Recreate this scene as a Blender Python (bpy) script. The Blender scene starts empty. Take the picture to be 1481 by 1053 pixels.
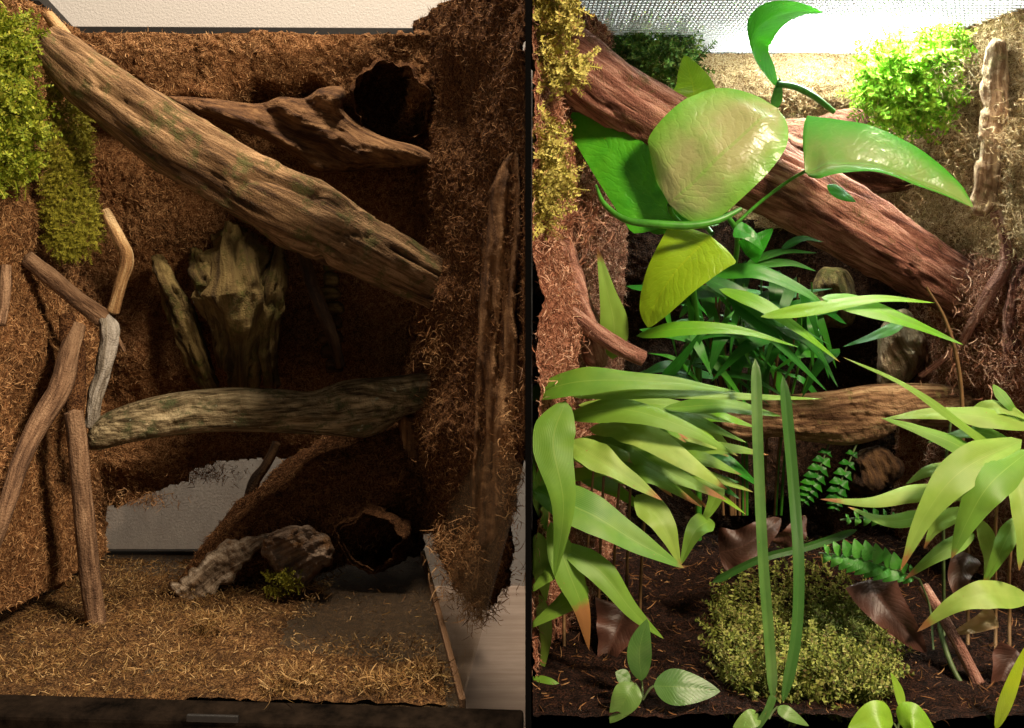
import bpy, math, random
import numpy as np
from mathutils import Vector
sc = bpy.context.scene
C = sc.collection
random.seed(7); rng = np.random.default_rng(11)

# ------------------------------------------------------------------ camera
PX0, PY0, S, D, ZC = 764.0, 400.0, 0.0006, 0.9, 0.372     # principal point, metres per photo pixel at y=0, distance, height
cam = bpy.data.objects.new('camera', bpy.data.cameras.new('camera')); C.objects.link(cam)
cam.location = (0, -D, ZC); cam.rotation_euler = (math.radians(90), 0, 0)
cam.data.sensor_width = 36; cam.data.lens = 36 * D / (1481 * S)
cam.data.shift_x = (740.5 - PX0) / 1481; cam.data.shift_y = (PY0 - 526.5) / 1481
cam.data.clip_start = 0.02; cam.data.clip_end = 50
sc.camera = cam
# ------------------------------------------------------------------ light
w = bpy.data.worlds.new('World'); sc.world = w; w.use_nodes = True
w.node_tree.nodes['Background'].inputs[0].default_value = (1.0, 0.86, 0.70, 1)
w.node_tree.nodes['Background'].inputs[1].default_value = 0.15
kd = bpy.data.lights.new('room_lamp', 'AREA'); kd.energy = 70; kd.size = 0.30; kd.color = (1, 0.80, 0.58)
key = bpy.data.objects.new('room_lamp', kd); C.objects.link(key)
key.location = (1.08, -1.10, 1.5)
key.rotation_euler = (Vector((-0.15, 0.2, 0.35)) - key.location).to_track_quat('-Z', 'Y').to_euler()
od = bpy.data.lights.new('ceiling_lamp', 'AREA'); od.energy = 44; od.size = 0.34; od.color = (1, 0.82, 0.62)
ovh = bpy.data.objects.new('ceiling_lamp', od); C.objects.link(ovh); ovh.location = (-.16, .06, 1.95)
ovh.rotation_euler = (Vector((-0.25, 0.15, 0.3)) - ovh.location).to_track_quat('-Z', 'Y').to_euler()
sc.view_settings.view_transform = 'Standard'; sc.view_settings.look = 'None'
sc.view_settings.exposure = 0.0; sc.view_settings.gamma = 1
LED = 330.0

# ------------------------------------------------------------------ helpers: projection, noise
def P(px, py, y):
    r = (D + y) / D
    return np.array([(px - PX0) * S * r, y, ZC + (PY0 - py) * S * r])
def PV(px, py, y):
    px, py, y = np.broadcast_arrays(np.asarray(px, float), np.asarray(py, float), np.asarray(y, float))
    r = (D + y) / D
    return np.stack([(px - PX0) * S * r, y, ZC + (PY0 - py) * S * r], -1)
def proj(V):
    r = (D + V[..., 1]) / D
    return V[..., 0] / (S * r) + PX0, PY0 - (V[..., 2] - ZC) / (S * r)
def h3(i, j, k):
    n = (i * 374761393 + j * 668265263 + k * 2147483647 + 1013904223) & 0x7fffffff
    n = ((n ^ (n >> 13)) * 1274126177) & 0x7fffffff
    n = ((n ^ (n >> 15)) * 1103515245 + 12345) & 0x7fffffff
    return ((n >> 8) & 0xffff) / 65535.0
def vn(p):
    p = np.asarray(p, float); f = np.floor(p); q = p - f; i = f.astype(np.int64); q = q * q * (3 - 2 * q)
    x, y, z = i[..., 0], i[..., 1], i[..., 2]; u, v, t = q[..., 0], q[..., 1], q[..., 2]
    def L(a, b, s): return a + (b - a) * s
    return L(L(L(h3(x, y, z), h3(x+1, y, z), u), L(h3(x, y+1, z), h3(x+1, y+1, z), u), v),
             L(L(h3(x, y, z+1), h3(x+1, y, z+1), u), L(h3(x, y+1, z+1), h3(x+1, y+1, z+1), u), v), t) * 2 - 1
def fbm(p, o=4, g=0.5):
    a, s, r = 1.0, 0.0, 0.0
    p = np.asarray(p, float)
    for k in range(o):
        s = s + a * vn(p * 2 ** k + 17.3 * k); r += a; a *= g
    return s / r
def catmull(pts, n, closed=False):
    pts = np.asarray(pts, float)
    if closed: q = np.vstack([pts[-1:], pts, pts[:2]])
    else: q = np.vstack([2 * pts[0] - pts[1], pts, 2 * pts[-1] - pts[-2]])
    m = len(q) - 3
    t = np.linspace(0, m, n, endpoint=not closed); i = np.minimum(t.astype(int), m - 1); f = (t - i)[:, None]
    a, b, c, d = q[i], q[i+1], q[i+2], q[i+3]
    return 0.5 * (2*b + (c - a) * f + (2*a - 5*b + 4*c - d) * f**2 + (3*b - a - 3*c + d) * f**3)
def nrm(v): return v / np.maximum(np.linalg.norm(v, axis=-1, keepdims=True), 1e-9)
def inside(poly, x, y):
    poly = np.asarray(poly, float); r = np.zeros(np.shape(x), bool); j = len(poly) - 1
    for i in range(len(poly)):
        xi, yi = poly[i]; xj, yj = poly[j]
        r ^= ((yi > y) != (yj > y)) & (x < (xj - xi) * (y - yi) / (yj - yi + 1e-12) + xi); j = i
    return r
def edge_dist(poly, x, y):
    poly = np.asarray(poly, float); p = np.stack([x, y], -1); best = np.full(len(x), 1e9); near = p.copy()
    for i in range(len(poly)):
        a, b = poly[i], poly[(i+1) % len(poly)]; ab = b - a
        t = np.clip(((p - a) @ ab) / (ab @ ab + 1e-12), 0, 1); c = a + t[:, None] * ab
        d = np.linalg.norm(p - c, axis=1); m = d < best; best[m] = d[m]; near[m] = c[m]
    return best, near

# ------------------------------------------------------------------ helpers: objects
def mesh(name, V, F, mat, parent=None, attr=None, smooth=True):
    V = np.asarray(V, np.float32); F = np.asarray(F, np.int32); k = F.shape[1]
    me = bpy.data.meshes.new(name)
    me.vertices.add(len(V)); me.vertices.foreach_set('co', V.ravel())
    me.loops.add(F.size); me.loops.foreach_set('vertex_index', F.ravel())
    me.polygons.add(len(F)); me.polygons.foreach_set('loop_start', np.arange(len(F), dtype=np.int32) * k)
    me.update(calc_edges=True)
    me.polygons.foreach_set('use_smooth', np.full(len(F), smooth))
    if attr:
        for n, a in attr.items():
            at = me.attributes.new(n, 'FLOAT_VECTOR', 'POINT'); at.data.foreach_set('vector', np.asarray(a, np.float32).ravel())
    me.materials.append(mat)
    o = bpy.data.objects.new(name, me); C.objects.link(o)
    if parent: o.parent = parent
    return o
def tag(o, label=None, cat=None, group=None, kind=None):
    if label: o['label'] = label
    if cat: o['category'] = cat
    if group: o['group'] = group
    if kind: o['kind'] = kind
    return o
def empty(name, label, cat, group=None):
    o = bpy.data.objects.new(name, None); C.objects.link(o); o.empty_display_size = 0.02
    return tag(o, label, cat, group)
BOXF = np.array([[0,1,3,2],[4,6,7,5],[0,4,5,1],[2,3,7,6],[0,2,6,4],[1,5,7,3]])
def hexa(name, c8, mat, parent=None, bevel=0.0015):
    o = mesh(name, c8, BOXF, mat, parent, smooth=False)
    if bevel:
        b = o.modifiers.new('bevel', 'BEVEL'); b.width = bevel; b.segments = 2
    return o
def box(name, a, b, mat, parent=None, bevel=0.0015):
    c = [[x, y, z] for x in (a[0], b[0]) for y in (a[1], b[1]) for z in (a[2], b[2])]
    return hexa(name, np.array(c), mat, parent, bevel)
def beam(name, p, q, w, h, mat, parent=None, bevel=0.001):
    p, q = np.array(p, float), np.array(q, float); t = nrm(q - p); up = np.array([0, 0, 1.0])
    if abs(t[2]) > .9: up = np.array([0, 1.0, 0])
    s = nrm(np.cross(t, up)); u = np.cross(s, t)
    c = [e + s * a * w / 2 + u * b * h / 2 for e in (p, q) for a in (-1, 1) for b in (-1, 1)]
    return hexa(name, np.array(c), mat, parent, bevel)
def quads(nu, nv, off=0, wrap=False):
    i, j = np.meshgrid(np.arange(nu - 1), np.arange(nv if wrap else nv - 1), indexing='ij')
    i, j = i.ravel(), j.ravel(); k = (j + 1) % nv
    return np.stack([i*nv + j, (i+1)*nv + j, (i+1)*nv + k, i*nv + k], -1) + off
def tris(q): return np.vstack([q[:, [0, 1, 2]], q[:, [0, 2, 3]]])

# ------------------------------------------------------------------ materials
def newmat(name):
    m = bpy.data.materials.new(name); m.use_nodes = True; nt = m.node_tree
    b = nt.nodes['Principled BSDF']
    def N(t, **k):
        n = nt.nodes.new(t)
        for a, v in k.items():
            if a in n.inputs: n.inputs[a].default_value = v
            else: setattr(n, a, v)
        return n
    def L(a, b_): nt.links.new(a, b_)
    return m, nt, b, N, L
def rgb(c): return (c[0], c[1], c[2], 1)
def noise(N, L, co, scale, detail=4, rough=.6):
    n = N('ShaderNodeTexNoise'); n.inputs['Scale'].default_value = scale; n.inputs['Detail'].default_value = detail
    n.inputs['Roughness'].default_value = rough; L(co, n.inputs['Vector']); return n.outputs['Fac']
def ramp(N, L, fac, stops):
    r = N('ShaderNodeValToRGB'); e = r.color_ramp.elements
    while len(e) < len(stops): e.new(.5)
    for q, (p, c) in zip(e, stops): q.position = p; q.color = rgb(c)
    L(fac, r.inputs[0]); return r.outputs[0]
def mixc(N, L, fac, a, b, mode='MIX'):
    m = N('ShaderNodeMix'); m.data_type = 'RGBA'; m.blend_type = mode
    for s, v in ((m.inputs[0], fac), (m.inputs[6], a), (m.inputs[7], b)):
        if hasattr(v, 'links'): L(v, s)
        elif isinstance(v, (int, float)): s.default_value = v
        else: s.default_value = rgb(v)
    return m.outputs[2]
def mth(N, L, op, a, b=0.0, clamp=False):
    m = N('ShaderNodeMath'); m.operation = op; m.use_clamp = clamp
    for s, v in ((m.inputs[0], a), (m.inputs[1], b)):
        if hasattr(v, 'links'): L(v, s)
        else: s.default_value = v
    return m.outputs[0]
def bump(N, L, b, h, dist, strength=1.0):
    u = N('ShaderNodeBump'); u.inputs['Distance'].default_value = dist; u.inputs['Strength'].default_value = strength
    L(h, u.inputs['Height']); L(u.outputs[0], b.inputs['Normal'])
def coir(name, dark, mid, light, alt, bl=.5):
    m, nt, b, N, L = newmat(name); pos = N('ShaderNodeNewGeometry').outputs['Position']
    a = noise(N, L, pos, 520, 3, .7); c = noise(N, L, pos, 130, 4, .65); d = noise(N, L, pos, 17, 4)
    s = mth(N, L, 'ADD', mth(N, L, 'MULTIPLY', a, .6), mth(N, L, 'MULTIPLY', c, .4))
    col = ramp(N, L, s, [(.40, dark), (.5, mid), (.61, light)])
    col = mixc(N, L, ramp(N, L, d, [(.42, (0, 0, 0)), (.62, (bl,) * 3)]), col, mixc(N, L, .55, col, alt))
    L(col, b.inputs['Base Color']); b.inputs['Roughness'].default_value = .95; b.inputs['Specular IOR Level'].default_value = .15
    bump(N, L, b, s, .008, 1.0); return m
def fibre(name, cols):
    m, nt, b, N, L = newmat(name); g = N('ShaderNodeNewGeometry')
    n = len(cols); col = ramp(N, L, g.outputs['Random Per Island'], [(i / max(1, n - 1), c) for i, c in enumerate(cols)])
    L(col, b.inputs['Base Color']); b.inputs['Roughness'].default_value = .7; b.inputs['Specular IOR Level'].default_value = .2
    return m
def wood(name, dark, mid, light, moss=None, mossamt=.5, lich=None, gs=260, streak=1.0):
    m, nt, b, N, L = newmat(name)
    at = N('ShaderNodeAttribute'); at.attribute_name = 'grain'; gv = at.outputs['Vector']
    pos = N('ShaderNodeNewGeometry').outputs['Position']
    a = noise(N, L, gv, gs, 5, .65); c = noise(N, L, gv, gs * .28, 4, .6); f = noise(N, L, pos, 30, 4)
    s = mth(N, L, 'ADD', mth(N, L, 'MULTIPLY', a, .55), mth(N, L, 'MULTIPLY', c, .45))
    col = ramp(N, L, s, [(.41, dark), (.5, mid), (.60, light)])
    col = mixc(N, L, ramp(N, L, f, [(.4, (0, 0, 0)), (.65, (.6,) * 3)]), col, mixc(N, L, .5, col, dark))
    if moss:
        g2 = noise(N, L, pos, 38, 5, .75)
        col = mixc(N, L, ramp(N, L, g2, [(.62 - .25 * mossamt, (0, 0, 0)), (.74 - .25 * mossamt, (.85,) * 3)]), col, mixc(N, L, a, moss, tuple(x * .35 for x in moss)))
    if lich:
        g3 = noise(N, L, pos, 90, 3, .6)
        col = mixc(N, L, ramp(N, L, g3, [(.68, (0, 0, 0)), (.72, (.9,) * 3)]), col, lich)
    L(col, b.inputs['Base Color']); b.inputs['Roughness'].default_value = .8; b.inputs['Specular IOR Level'].default_value = .25
    fine = noise(N, L, pos, 500, 3, .6)
    bump(N, L, b, mth(N, L, 'ADD', s, mth(N, L, 'MULTIPLY', fine, .45)), .007, 1.0 * streak); return m
def leafmat(name, base, young, dark, tip=(.35, .16, .05), gloss=.35, trans=.3, vein='par', pale=None, marks=0.0, vb=1.0):
    m, nt, b, N, L = newmat(name)
    at = N('ShaderNodeAttribute'); at.attribute_name = 'leaf'
    sx = N('ShaderNodeSeparateXYZ'); L(at.outputs['Vector'], sx.inputs[0]); s, t, tipv = sx.outputs
    oi = N('ShaderNodeObjectInfo').outputs['Random']; pos = N('ShaderNodeNewGeometry').outputs['Position']
    col = ramp(N, L, oi, [(0, dark), (.45, base), (1, young)])
    n1 = noise(N, L, pos, 35, 3)
    col = mixc(N, L, ramp(N, L, n1, [(.35, (0, 0, 0)), (.7, (.7,) * 3)]), col, base)
    ab = mth(N, L, 'ABSOLUTE', s)
    if vein == 'par':
        wv = mth(N, L, 'SINE', mth(N, L, 'MULTIPLY', s, 75.0)); hgt = mth(N, L, 'MULTIPLY', wv, .5)
        col = mixc(N, L, mth(N, L, 'MULTIPLY', mth(N, L, 'ADD', wv, 1.0), .02), col, young)
    else:
        q = mth(N, L, 'SUBTRACT', t, mth(N, L, 'MULTIPLY', ab, .22))
        nz = noise(N, L, pos, 55, 2)
        wv0 = mth(N, L, 'SINE', mth(N, L, 'ADD', mth(N, L, 'MULTIPLY', q, 48.0), mth(N, L, 'MULTIPLY', nz, 9.0))); wv = mth(N, L, 'POWER', mth(N, L, 'ABSOLUTE', wv0), 9.0); hgt = mth(N, L, 'ADD', mth(N, L, 'MULTIPLY', wv, -.22), noise(N, L, pos, 120, 3))
        col = mixc(N, L, mth(N, L, 'MULTIPLY', wv, .10), col, young)
        if pale:
            ctr = mth(N, L, 'MULTIPLY', mth(N, L, 'SUBTRACT', 1.0, ab, True), 1.7, True)
            pm = mth(N, L, 'MULTIPLY', ctr, ramp(N, L, noise(N, L, pos, 22, 4), [(.25, (.25,) * 3), (.55, (1,) * 3)]))
            col = mixc(N, L, mth(N, L, 'MULTIPLY', pm, marks), col, pale)
    rib = mth(N, L, 'LESS_THAN', ab, .03)
    col = mixc(N, L, mth(N, L, 'MULTIPLY', rib, .3), col, young)
    nt2 = noise(N, L, pos, 160, 3)
    e = mth(N, L, 'ADD', t, mth(N, L, 'MULTIPLY', nt2, .10))
    tm = mth(N, L, 'MULTIPLY', mth(N, L, 'SUBTRACT', e, mth(N, L, 'SUBTRACT', 1.05, tipv)), 14.0, True)
    col = mixc(N, L, tm, col, tip)
    spot = ramp(N, L, noise(N, L, pos, 240, 2), [(.74, (0, 0, 0)), (.78, (.6,) * 3)])
    col = mixc(N, L, spot, col, tip)
    L(col, b.inputs['Base Color']); b.inputs['Roughness'].default_value = gloss; b.inputs['Specular IOR Level'].default_value = .5
    bump(N, L, b, hgt, 0.00012 if vein == 'par' else .0016, .5 * vb)
    tr = N('ShaderNodeBsdfTranslucent'); L(col, tr.inputs[0]); mx = N('ShaderNodeMixShader'); mx.inputs[0].default_value = trans
    L(b.outputs[0], mx.inputs[1]); L(tr.outputs[0], mx.inputs[2]); L(mx.outputs[0], nt.nodes['Material Output'].inputs[0])
    return m
def plain(name, col, rough=.6, var=.25, sc_=80, bmp=.0, metal=0, spec=.4):
    m, nt, b, N, L = newmat(name); pos = N('ShaderNodeNewGeometry').outputs['Position']
    n = noise(N, L, pos, sc_, 5, .65)
    L(ramp(N, L, n, [(.3, tuple(c * (1 - var) for c in col)), (.7, tuple(min(1, c * (1 + var)) for c in col))]), b.inputs['Base Color'])
    b.inputs['Roughness'].default_value = rough; b.inputs['Metallic'].default_value = metal; b.inputs['Specular IOR Level'].default_value = spec
    if bmp: bump(N, L, b, n, bmp)
    return m
def glassmat(name, tint, fac):
    m, nt, b, N, L = newmat(name); pos = N('ShaderNodeNewGeometry').outputs['Position']
    tr = N('ShaderNodeBsdfTransparent'); tr.inputs[0].default_value = rgb(tint)
    dif = N('ShaderNodeBsdfDiffuse'); dif.inputs[0].default_value = (.22, .15, .09, 1)
    mp = N('ShaderNodeMapping'); mp.inputs['Scale'].default_value = (1, .5, .35); mp.inputs['Rotation'].default_value = (.6, 0, 0); L(pos, mp.inputs[0])
    sm = noise(N, L, mp.outputs[0], 60, 5, .7)
    m1 = N('ShaderNodeMixShader'); L(ramp(N, L, sm, [(.35, (.02,) * 3), (.75, (fac,) * 3)]), m1.inputs[0]); L(tr.outputs[0], m1.inputs[1]); L(dif.outputs[0], m1.inputs[2])
    gl = N('ShaderNodeBsdfGlossy'); gl.inputs['Roughness'].default_value = .08
    m2 = N('ShaderNodeMixShader'); m2.inputs[0].default_value = .035; L(m1.outputs[0], m2.inputs[1]); L(gl.outputs[0], m2.inputs[2])
    L(m2.outputs[0], nt.nodes['Material Output'].inputs[0]); return m

M = {}
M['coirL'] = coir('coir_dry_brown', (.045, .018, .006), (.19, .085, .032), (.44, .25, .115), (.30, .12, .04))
M['coirR'] = coir('coir_dark_brown', (.03, .012, .005), (.12, .052, .02), (.28, .14, .06), (.06, .02, .01))  # darker brown coir for the right panel, ridge and burrows
M['coirTan'] = coir('coir_lamplit_tan', (.14, .08, .035), (.44, .30, .15), (.74, .58, .34), (.40, .25, .12))  # tan coir with the lid lamp's glow put into its colour
M['coirRed'] = coir('coir_warmlit_red', (.07, .022, .013), (.27, .105, .058), (.52, .26, .16), (.34, .11, .06))  # red coir with the warm cast of the room light put into its colour
M['soil'] = coir('soil_dark', (.004, .002, .0015), (.018, .008, .005), (.075, .03, .018), (.012, .005, .004))
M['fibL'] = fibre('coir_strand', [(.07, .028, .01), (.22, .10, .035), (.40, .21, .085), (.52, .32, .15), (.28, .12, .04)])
M['fibR'] = fibre('coir_strand_dark', [(.045, .016, .006), (.13, .055, .02), (.24, .11, .04), (.36, .20, .085)])
M['fibTan'] = fibre('coir_strand_lamplit', [(.16, .09, .04), (.40, .27, .12), (.62, .48, .26), (.72, .58, .35), (.34, .20, .09)])
M['fibRed'] = fibre('coir_strand_warmlit', [(.11, .035, .02), (.32, .13, .07), (.50, .26, .16), (.60, .38, .26), (.24, .08, .045)])
M['litter'] = fibre('litter_strand', [(.04, .017, .006), (.13, .06, .018), (.25, .135, .042), (.46, .31, .14), (.09, .038, .012), (.18, .10, .028), (.30, .20, .075)])
M['mossG'] = fibre('moss_bright', [(.06, .10, .008), (.20, .26, .015), (.34, .38, .03), (.11, .18, .01), (.42, .40, .06)])
M['mossO'] = fibre('moss_olive', [(.08, .085, .010), (.24, .23, .02), (.38, .35, .04), (.18, .20, .016)])
M['mossY'] = fibre('moss_pale_yellow', [(.28, .24, .05), (.48, .42, .10), (.60, .54, .16), (.38, .36, .06), (.30, .16, .06)])
M['mossE'] = fibre('moss_electric', [(.10, .30, .01), (.28, .62, .03), (.42, .70, .06), (.20, .50, .02), (.55, .62, .12)])
M['mossD'] = fibre('moss_deep', [(.02, .06, .008), (.05, .13, .012), (.10, .20, .02), (.14, .16, .03)])
M['mossF'] = fibre('moss_floor', [(.05, .07, .012), (.13, .17, .025), (.24, .28, .05), (.34, .35, .10), (.10, .06, .025)])
M['logL'] = wood('log_wood', (.055, .028, .012), (.20, .115, .052), (.42, .27, .14), (.11, .115, .03), .42)
M['rootL'] = wood('root_wood', (.05, .022, .010), (.18, .09, .038), (.34, .19, .085), gs=200)
M['driftL'] = wood('driftwood_grey_green', (.06, .042, .02), (.28, .22, .12), (.58, .48, .29), (.12, .15, .06), .40, (.40, .46, .34))
M['stickL'] = wood('stick_bark', (.07, .035, .018), (.22, .125, .068), (.38, .24, .14), gs=300)
M['twigL'] = wood('twig_pale', (.20, .10, .04), (.44, .26, .11), (.62, .45, .24), gs=220)
M['twigGrey'] = wood('twig_lichen', (.10, .08, .06), (.34, .30, .24), (.60, .56, .50), gs=220)
M['darkbark'] = wood('bark_dark', (.02, .01, .005), (.065, .033, .014), (.14, .075, .03), gs=160)
M['barkStrip'] = wood('bark_strip', (.06, .025, .010), (.22, .11, .045), (.42, .24, .11), gs=170)
M['cork'] = wood('cork_bark_yellow', (.05, .03, .010), (.17, .115, .04), (.31, .23, .085), (.12, .12, .02), .45, gs=140)
M['paleBark'] = wood('bark_pale', (.16, .11, .07), (.46, .36, .26), (.68, .58, .46), (.30, .15, .05), .35, gs=150)
M['logR'] = wood('log_wood_reddish', (.075, .024, .015), (.30, .125, .085), (.55, .30, .22), (.16, .12, .04), .18, gs=230)
M['driftR'] = wood('driftwood_tan', (.085, .040, .018), (.30, .17, .085), (.55, .38, .21), (.30, .27, .08), .2, gs=200)
M['barkR'] = wood('bark_tan', (.22, .13, .07), (.50, .36, .22), (.72, .58, .40), (.36, .31, .14), .3, gs=150)
M['twigR'] = wood('twig_reddish', (.12, .045, .03), (.36, .17, .12), (.56, .33, .25), gs=240)
M['rootR'] = wood('root_wood_red', (.06, .02, .012), (.24, .10, .06), (.45, .24, .15), gs=180)
M['black'] = plain('black_plastic', (.008, .0075, .0075), .6, .3, 200, .0003)
M['blackboard'] = plain('black_board', (.0012, .0012, .0012), .9, .1, spec=.05)
M['grime'] = plain('grimy_black_plastic', (.009, .006, .004), .9, .9, 45, .0012, spec=.04)
M['wallp'] = plain('white_wall_paint', (.47, .46, .45), .85, .04, 260, .0016)
M['tablep'] = wood('table_top_grey', (.36, .28, .23), (.46, .37, .31), (.56, .46, .40), gs=40, streak=.2)
M['base'] = coir('base_dirty_glass', (.018, .011, .006), (.06, .036, .016), (.17, .10, .042), (.03, .022, .012), .9); M['base'].node_tree.nodes['Principled BSDF'].inputs['Roughness'].default_value = .45; M['base'].node_tree.nodes['Principled BSDF'].inputs['Specular IOR Level'].default_value = .5
M['glass'] = glassmat('terrarium_glass', (.96, .95, .93), .16)
M['hood'] = plain('white_reflector', (.26, .26, .26), .6, .05)
M['wire'] = plain('mesh_wire', (.5, .5, .51), .4, .1, spec=.5, metal=.2)
M['lfPothos'] = leafmat('leaf_pothos', (.07, .30, .018), (.18, .40, .04), (.05, .26, .012), gloss=.30, trans=.2, vein='pin', pale=(.36, .32, .15), marks=.85)
M['lfFold'] = leafmat('leaf_folded', (.04, .27, .014), (.12, .40, .03), (.03, .22, .01), gloss=.28, trans=.22, vein='pin', pale=(.30, .24, .11), marks=.5, vb=.6)
M['lfDark'] = leafmat('leaf_vine_green', (.035, .30, .012), (.10, .44, .02), (.02, .20, .012), gloss=.25, trans=.3, vein='pin')
M['lfYel'] = leafmat('leaf_lime', (.26, .44, .015), (.42, .52, .02), (.20, .40, .015), gloss=.28, trans=.35, vein='pin')
M['lfFront'] = leafmat('leaf_blade_light', (.19, .36, .035), (.36, .50, .10), (.09, .26, .02), gloss=.5, trans=.28)
M['lfGrass'] = leafmat('leaf_blade_deep', (.022, .17, .014), (.07, .34, .02), (.012, .09, .01), gloss=.35, trans=.28)
M['lfLime'] = leafmat('leaf_blade_lime', (.18, .42, .02), (.32, .52, .05), (.11, .36, .015), gloss=.35, trans=.3)
M['lfStrap'] = leafmat('leaf_strap', (.03, .115, .015), (.10, .21, .045), (.03, .10, .012), gloss=.35, trans=.15)
M['lfLow'] = leafmat('leaf_low_green', (.10, .22, .04), (.20, .33, .07), (.05, .14, .025), gloss=.4, trans=.25, vein='pin', vb=.4)  # muted green of the low seedling leaves
M['lfFern'] = leafmat('leaf_fern', (.06, .28, .03), (.12, .38, .04), (.04, .22, .02), gloss=.4, trans=.25, vein='pin')
M['deadleaf'] = leafmat('leaf_dead', (.10, .038, .025), (.115, .046, .03), (.06, .024, .015), tip=(.05, .022, .012), vb=.7, gloss=.5, trans=.1, vein='pin', pale=(.035, .016, .010), marks=.8)
M['strawleaf'] = leafmat('leaf_straw', (.38, .23, .10), (.50, .32, .16), (.28, .15, .06), gloss=.5, trans=.2)
M['stemG'] = plain('stem_green', (.05, .22, .018), .35, .35, 90)
M['stemO'] = plain('stem_olive', (.085, .13, .045), .5, .45, 120)
M['stemB'] = plain('stem_brown', (.16, .09, .035), .6, .4, 120)
m, nt, b, N, L = newmat('led_light'); b.inputs['Emission Color'].default_value = (.93, 1, .90, 1); b.inputs['Emission Strength'].default_value = LED
b.inputs['Base Color'].default_value = (.9, .9, .9, 1); M['led'] = m

# ------------------------------------------------------------------ shape builders
def panel(name, corners, nu, nv, mat, parent, amp, bumps=(), poly=None, holes=(), thick=.015, sgn=1, extra=None, seed=0, lf=9.0, xlim=0):
    """foam panel: bilinear patch (u along, v down) pushed along its normal; poly / holes trim its outline"""
    c = [P(*k) for k in corners]                     # top-start, top-end, bottom-start, bottom-end
    u, v = np.meshgrid(np.linspace(0, 1, nu), np.linspace(0, 1, nv), indexing='ij')
    u3, v3 = u[..., None], v[..., None]
    B = c[0]*(1-u3)*(1-v3) + c[1]*u3*(1-v3) + c[2]*(1-u3)*v3 + c[3]*u3*v3
    n = nrm(np.cross(c[1] - c[0] + c[3] - c[2], c[2] - c[0] + c[3] - c[1])) * sgn
    px, py = proj(B)
    lo = fbm(B * lf + seed, 3); md = fbm(B * 34 + seed + 5, 4); hi = fbm(B * 190 + seed, 3)
    d = amp * (.9 * lo + .55 * md) + .0042 * hi
    for (bx, by, rx, ry, h) in bumps:
        d = d + h * np.exp(-(((px - bx) / rx) ** 2 + ((py - by) / ry) ** 2))
    if extra is not None: d = d + extra(px, py, B)
    V = B + n * d[..., None]
    if xlim: V[..., 0] = np.maximum(V[..., 0], .0036) if xlim > 0 else np.minimum(V[..., 0], -.0036)
    du = np.gradient(V, axis=0); dv = np.gradient(V, axis=1); NN = nrm(np.cross(du, dv)) * sgn
    q = quads(nu, nv); keep = np.ones(nu * nv, bool)
    jx = 7 * fbm(B * 70 + 3, 3); jy = 7 * fbm(B * 70 + 9, 3)
    if poly is not None: keep &= inside(poly, px + jx, py + jy).ravel()
    for hp in holes: keep &= ~inside(hp, px + jx, py + jy).ravel()
    q = q[keep[q].all(1)]
    o = mesh(name, V.reshape(-1, 3), q, mat, parent)
    if thick:
        s = o.modifiers.new('thick', 'SOLIDIFY'); s.thickness = thick; s.offset = -1 if sgn > 0 else 1
        s.use_rim = True
    o['_'] = 0; del o['_']
    return o, V.reshape(-1, 3), NN.reshape(-1, 3), q
def pick(V, Nn, q, n, weight=None):
    """n random points on a quad grid, by area"""
    A = np.linalg.norm(np.cross(V[q[:, 2]] - V[q[:, 0]], V[q[:, 3]] - V[q[:, 1]]), axis=1)
    if weight is not None: A = A * weight(V[q].mean(1))
    f = rng.choice(len(q), n, p=A / A.sum()); a, b_ = rng.random((2, n, 1))
    c = q[f]; p = V[c[:, 0]]*(1-a)*(1-b_) + V[c[:, 1]]*a*(1-b_) + V[c[:, 2]]*a*b_ + V[c[:, 3]]*(1-a)*b_
    return p, nrm(Nn[c[:, 0]])
def strands(name, p, n, length, width, mat, parent=None, lift=.45, curl=.6, seg=3, dirb=None):
    k = len(p); r = rng.normal(size=(k, 3)); t = nrm(r - n * (r * n).sum(1, keepdims=True))
    t = nrm(t + n * lift * rng.random((k, 1)) + (0 if dirb is None else np.array(dirb)))
    Ls = length * (.45 + 1.1 * rng.random((k, 1))); w = width * (.6 + .8 * rng.random((k, 1)))
    bend = nrm(rng.normal(size=(k, 3))); side = nrm(np.cross(t, rng.normal(size=(k, 3))))
    V = np.zeros((k, (seg + 1) * 2, 3)); x = p.copy(); tt = t
    for i in range(seg + 1):
        ww = w * (1 if i < seg else .3)
        V[:, 2*i] = x - side * ww / 2; V[:, 2*i+1] = x + side * ww / 2
        x = x + tt * Ls / seg; x[:, 0] = np.where(p[:, 0] > 0, np.maximum(x[:, 0], .0036), np.minimum(x[:, 0], -.0036)); tt = nrm(tt + bend * curl)
    f = np.vstack([[[2*i, 2*i+1, 2*i+3, 2*i+2]] for i in range(seg)])
    F = (f[None] + (np.arange(k) * (seg + 1) * 2)[:, None, None]).reshape(-1, 4)
    o = mesh(name, V.reshape(-1, 3), F, mat, parent, smooth=False); o['kind'] = 'stuff'; return o
def sprig_template(nl=10, ll=.26, lw=.055):
    V, F = [], []
    for i in range(5):                                # stem ribbon
        z = i / 4; x = .22 * z * z
        V += [[x, -.02, z], [x, .02, z]]
        if i: b0 = 2 * i; F.append([b0-2, b0-1, b0+1, b0])
    for i in range(nl):
        z = .12 + .86 * i / (nl - 1); x = .22 * z * z; l = ll * (1 - .55 * z)
        for s in (-1, 1):
            a = (-.35 if i % 2 else .35); o = len(V)
            V += [[x, 0, z], [x + a*l*.4 + lw*.5, s*l*.45, z + l*.28], [x + a*l, s*l, z + l*.35], [x + a*l*.4 - lw*.5, s*l*.5, z + l*.05]]
            F.append([o, o+1, o+2, o+3])
    return np.array(V), np.array(F)
SPRIG = sprig_template()
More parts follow.
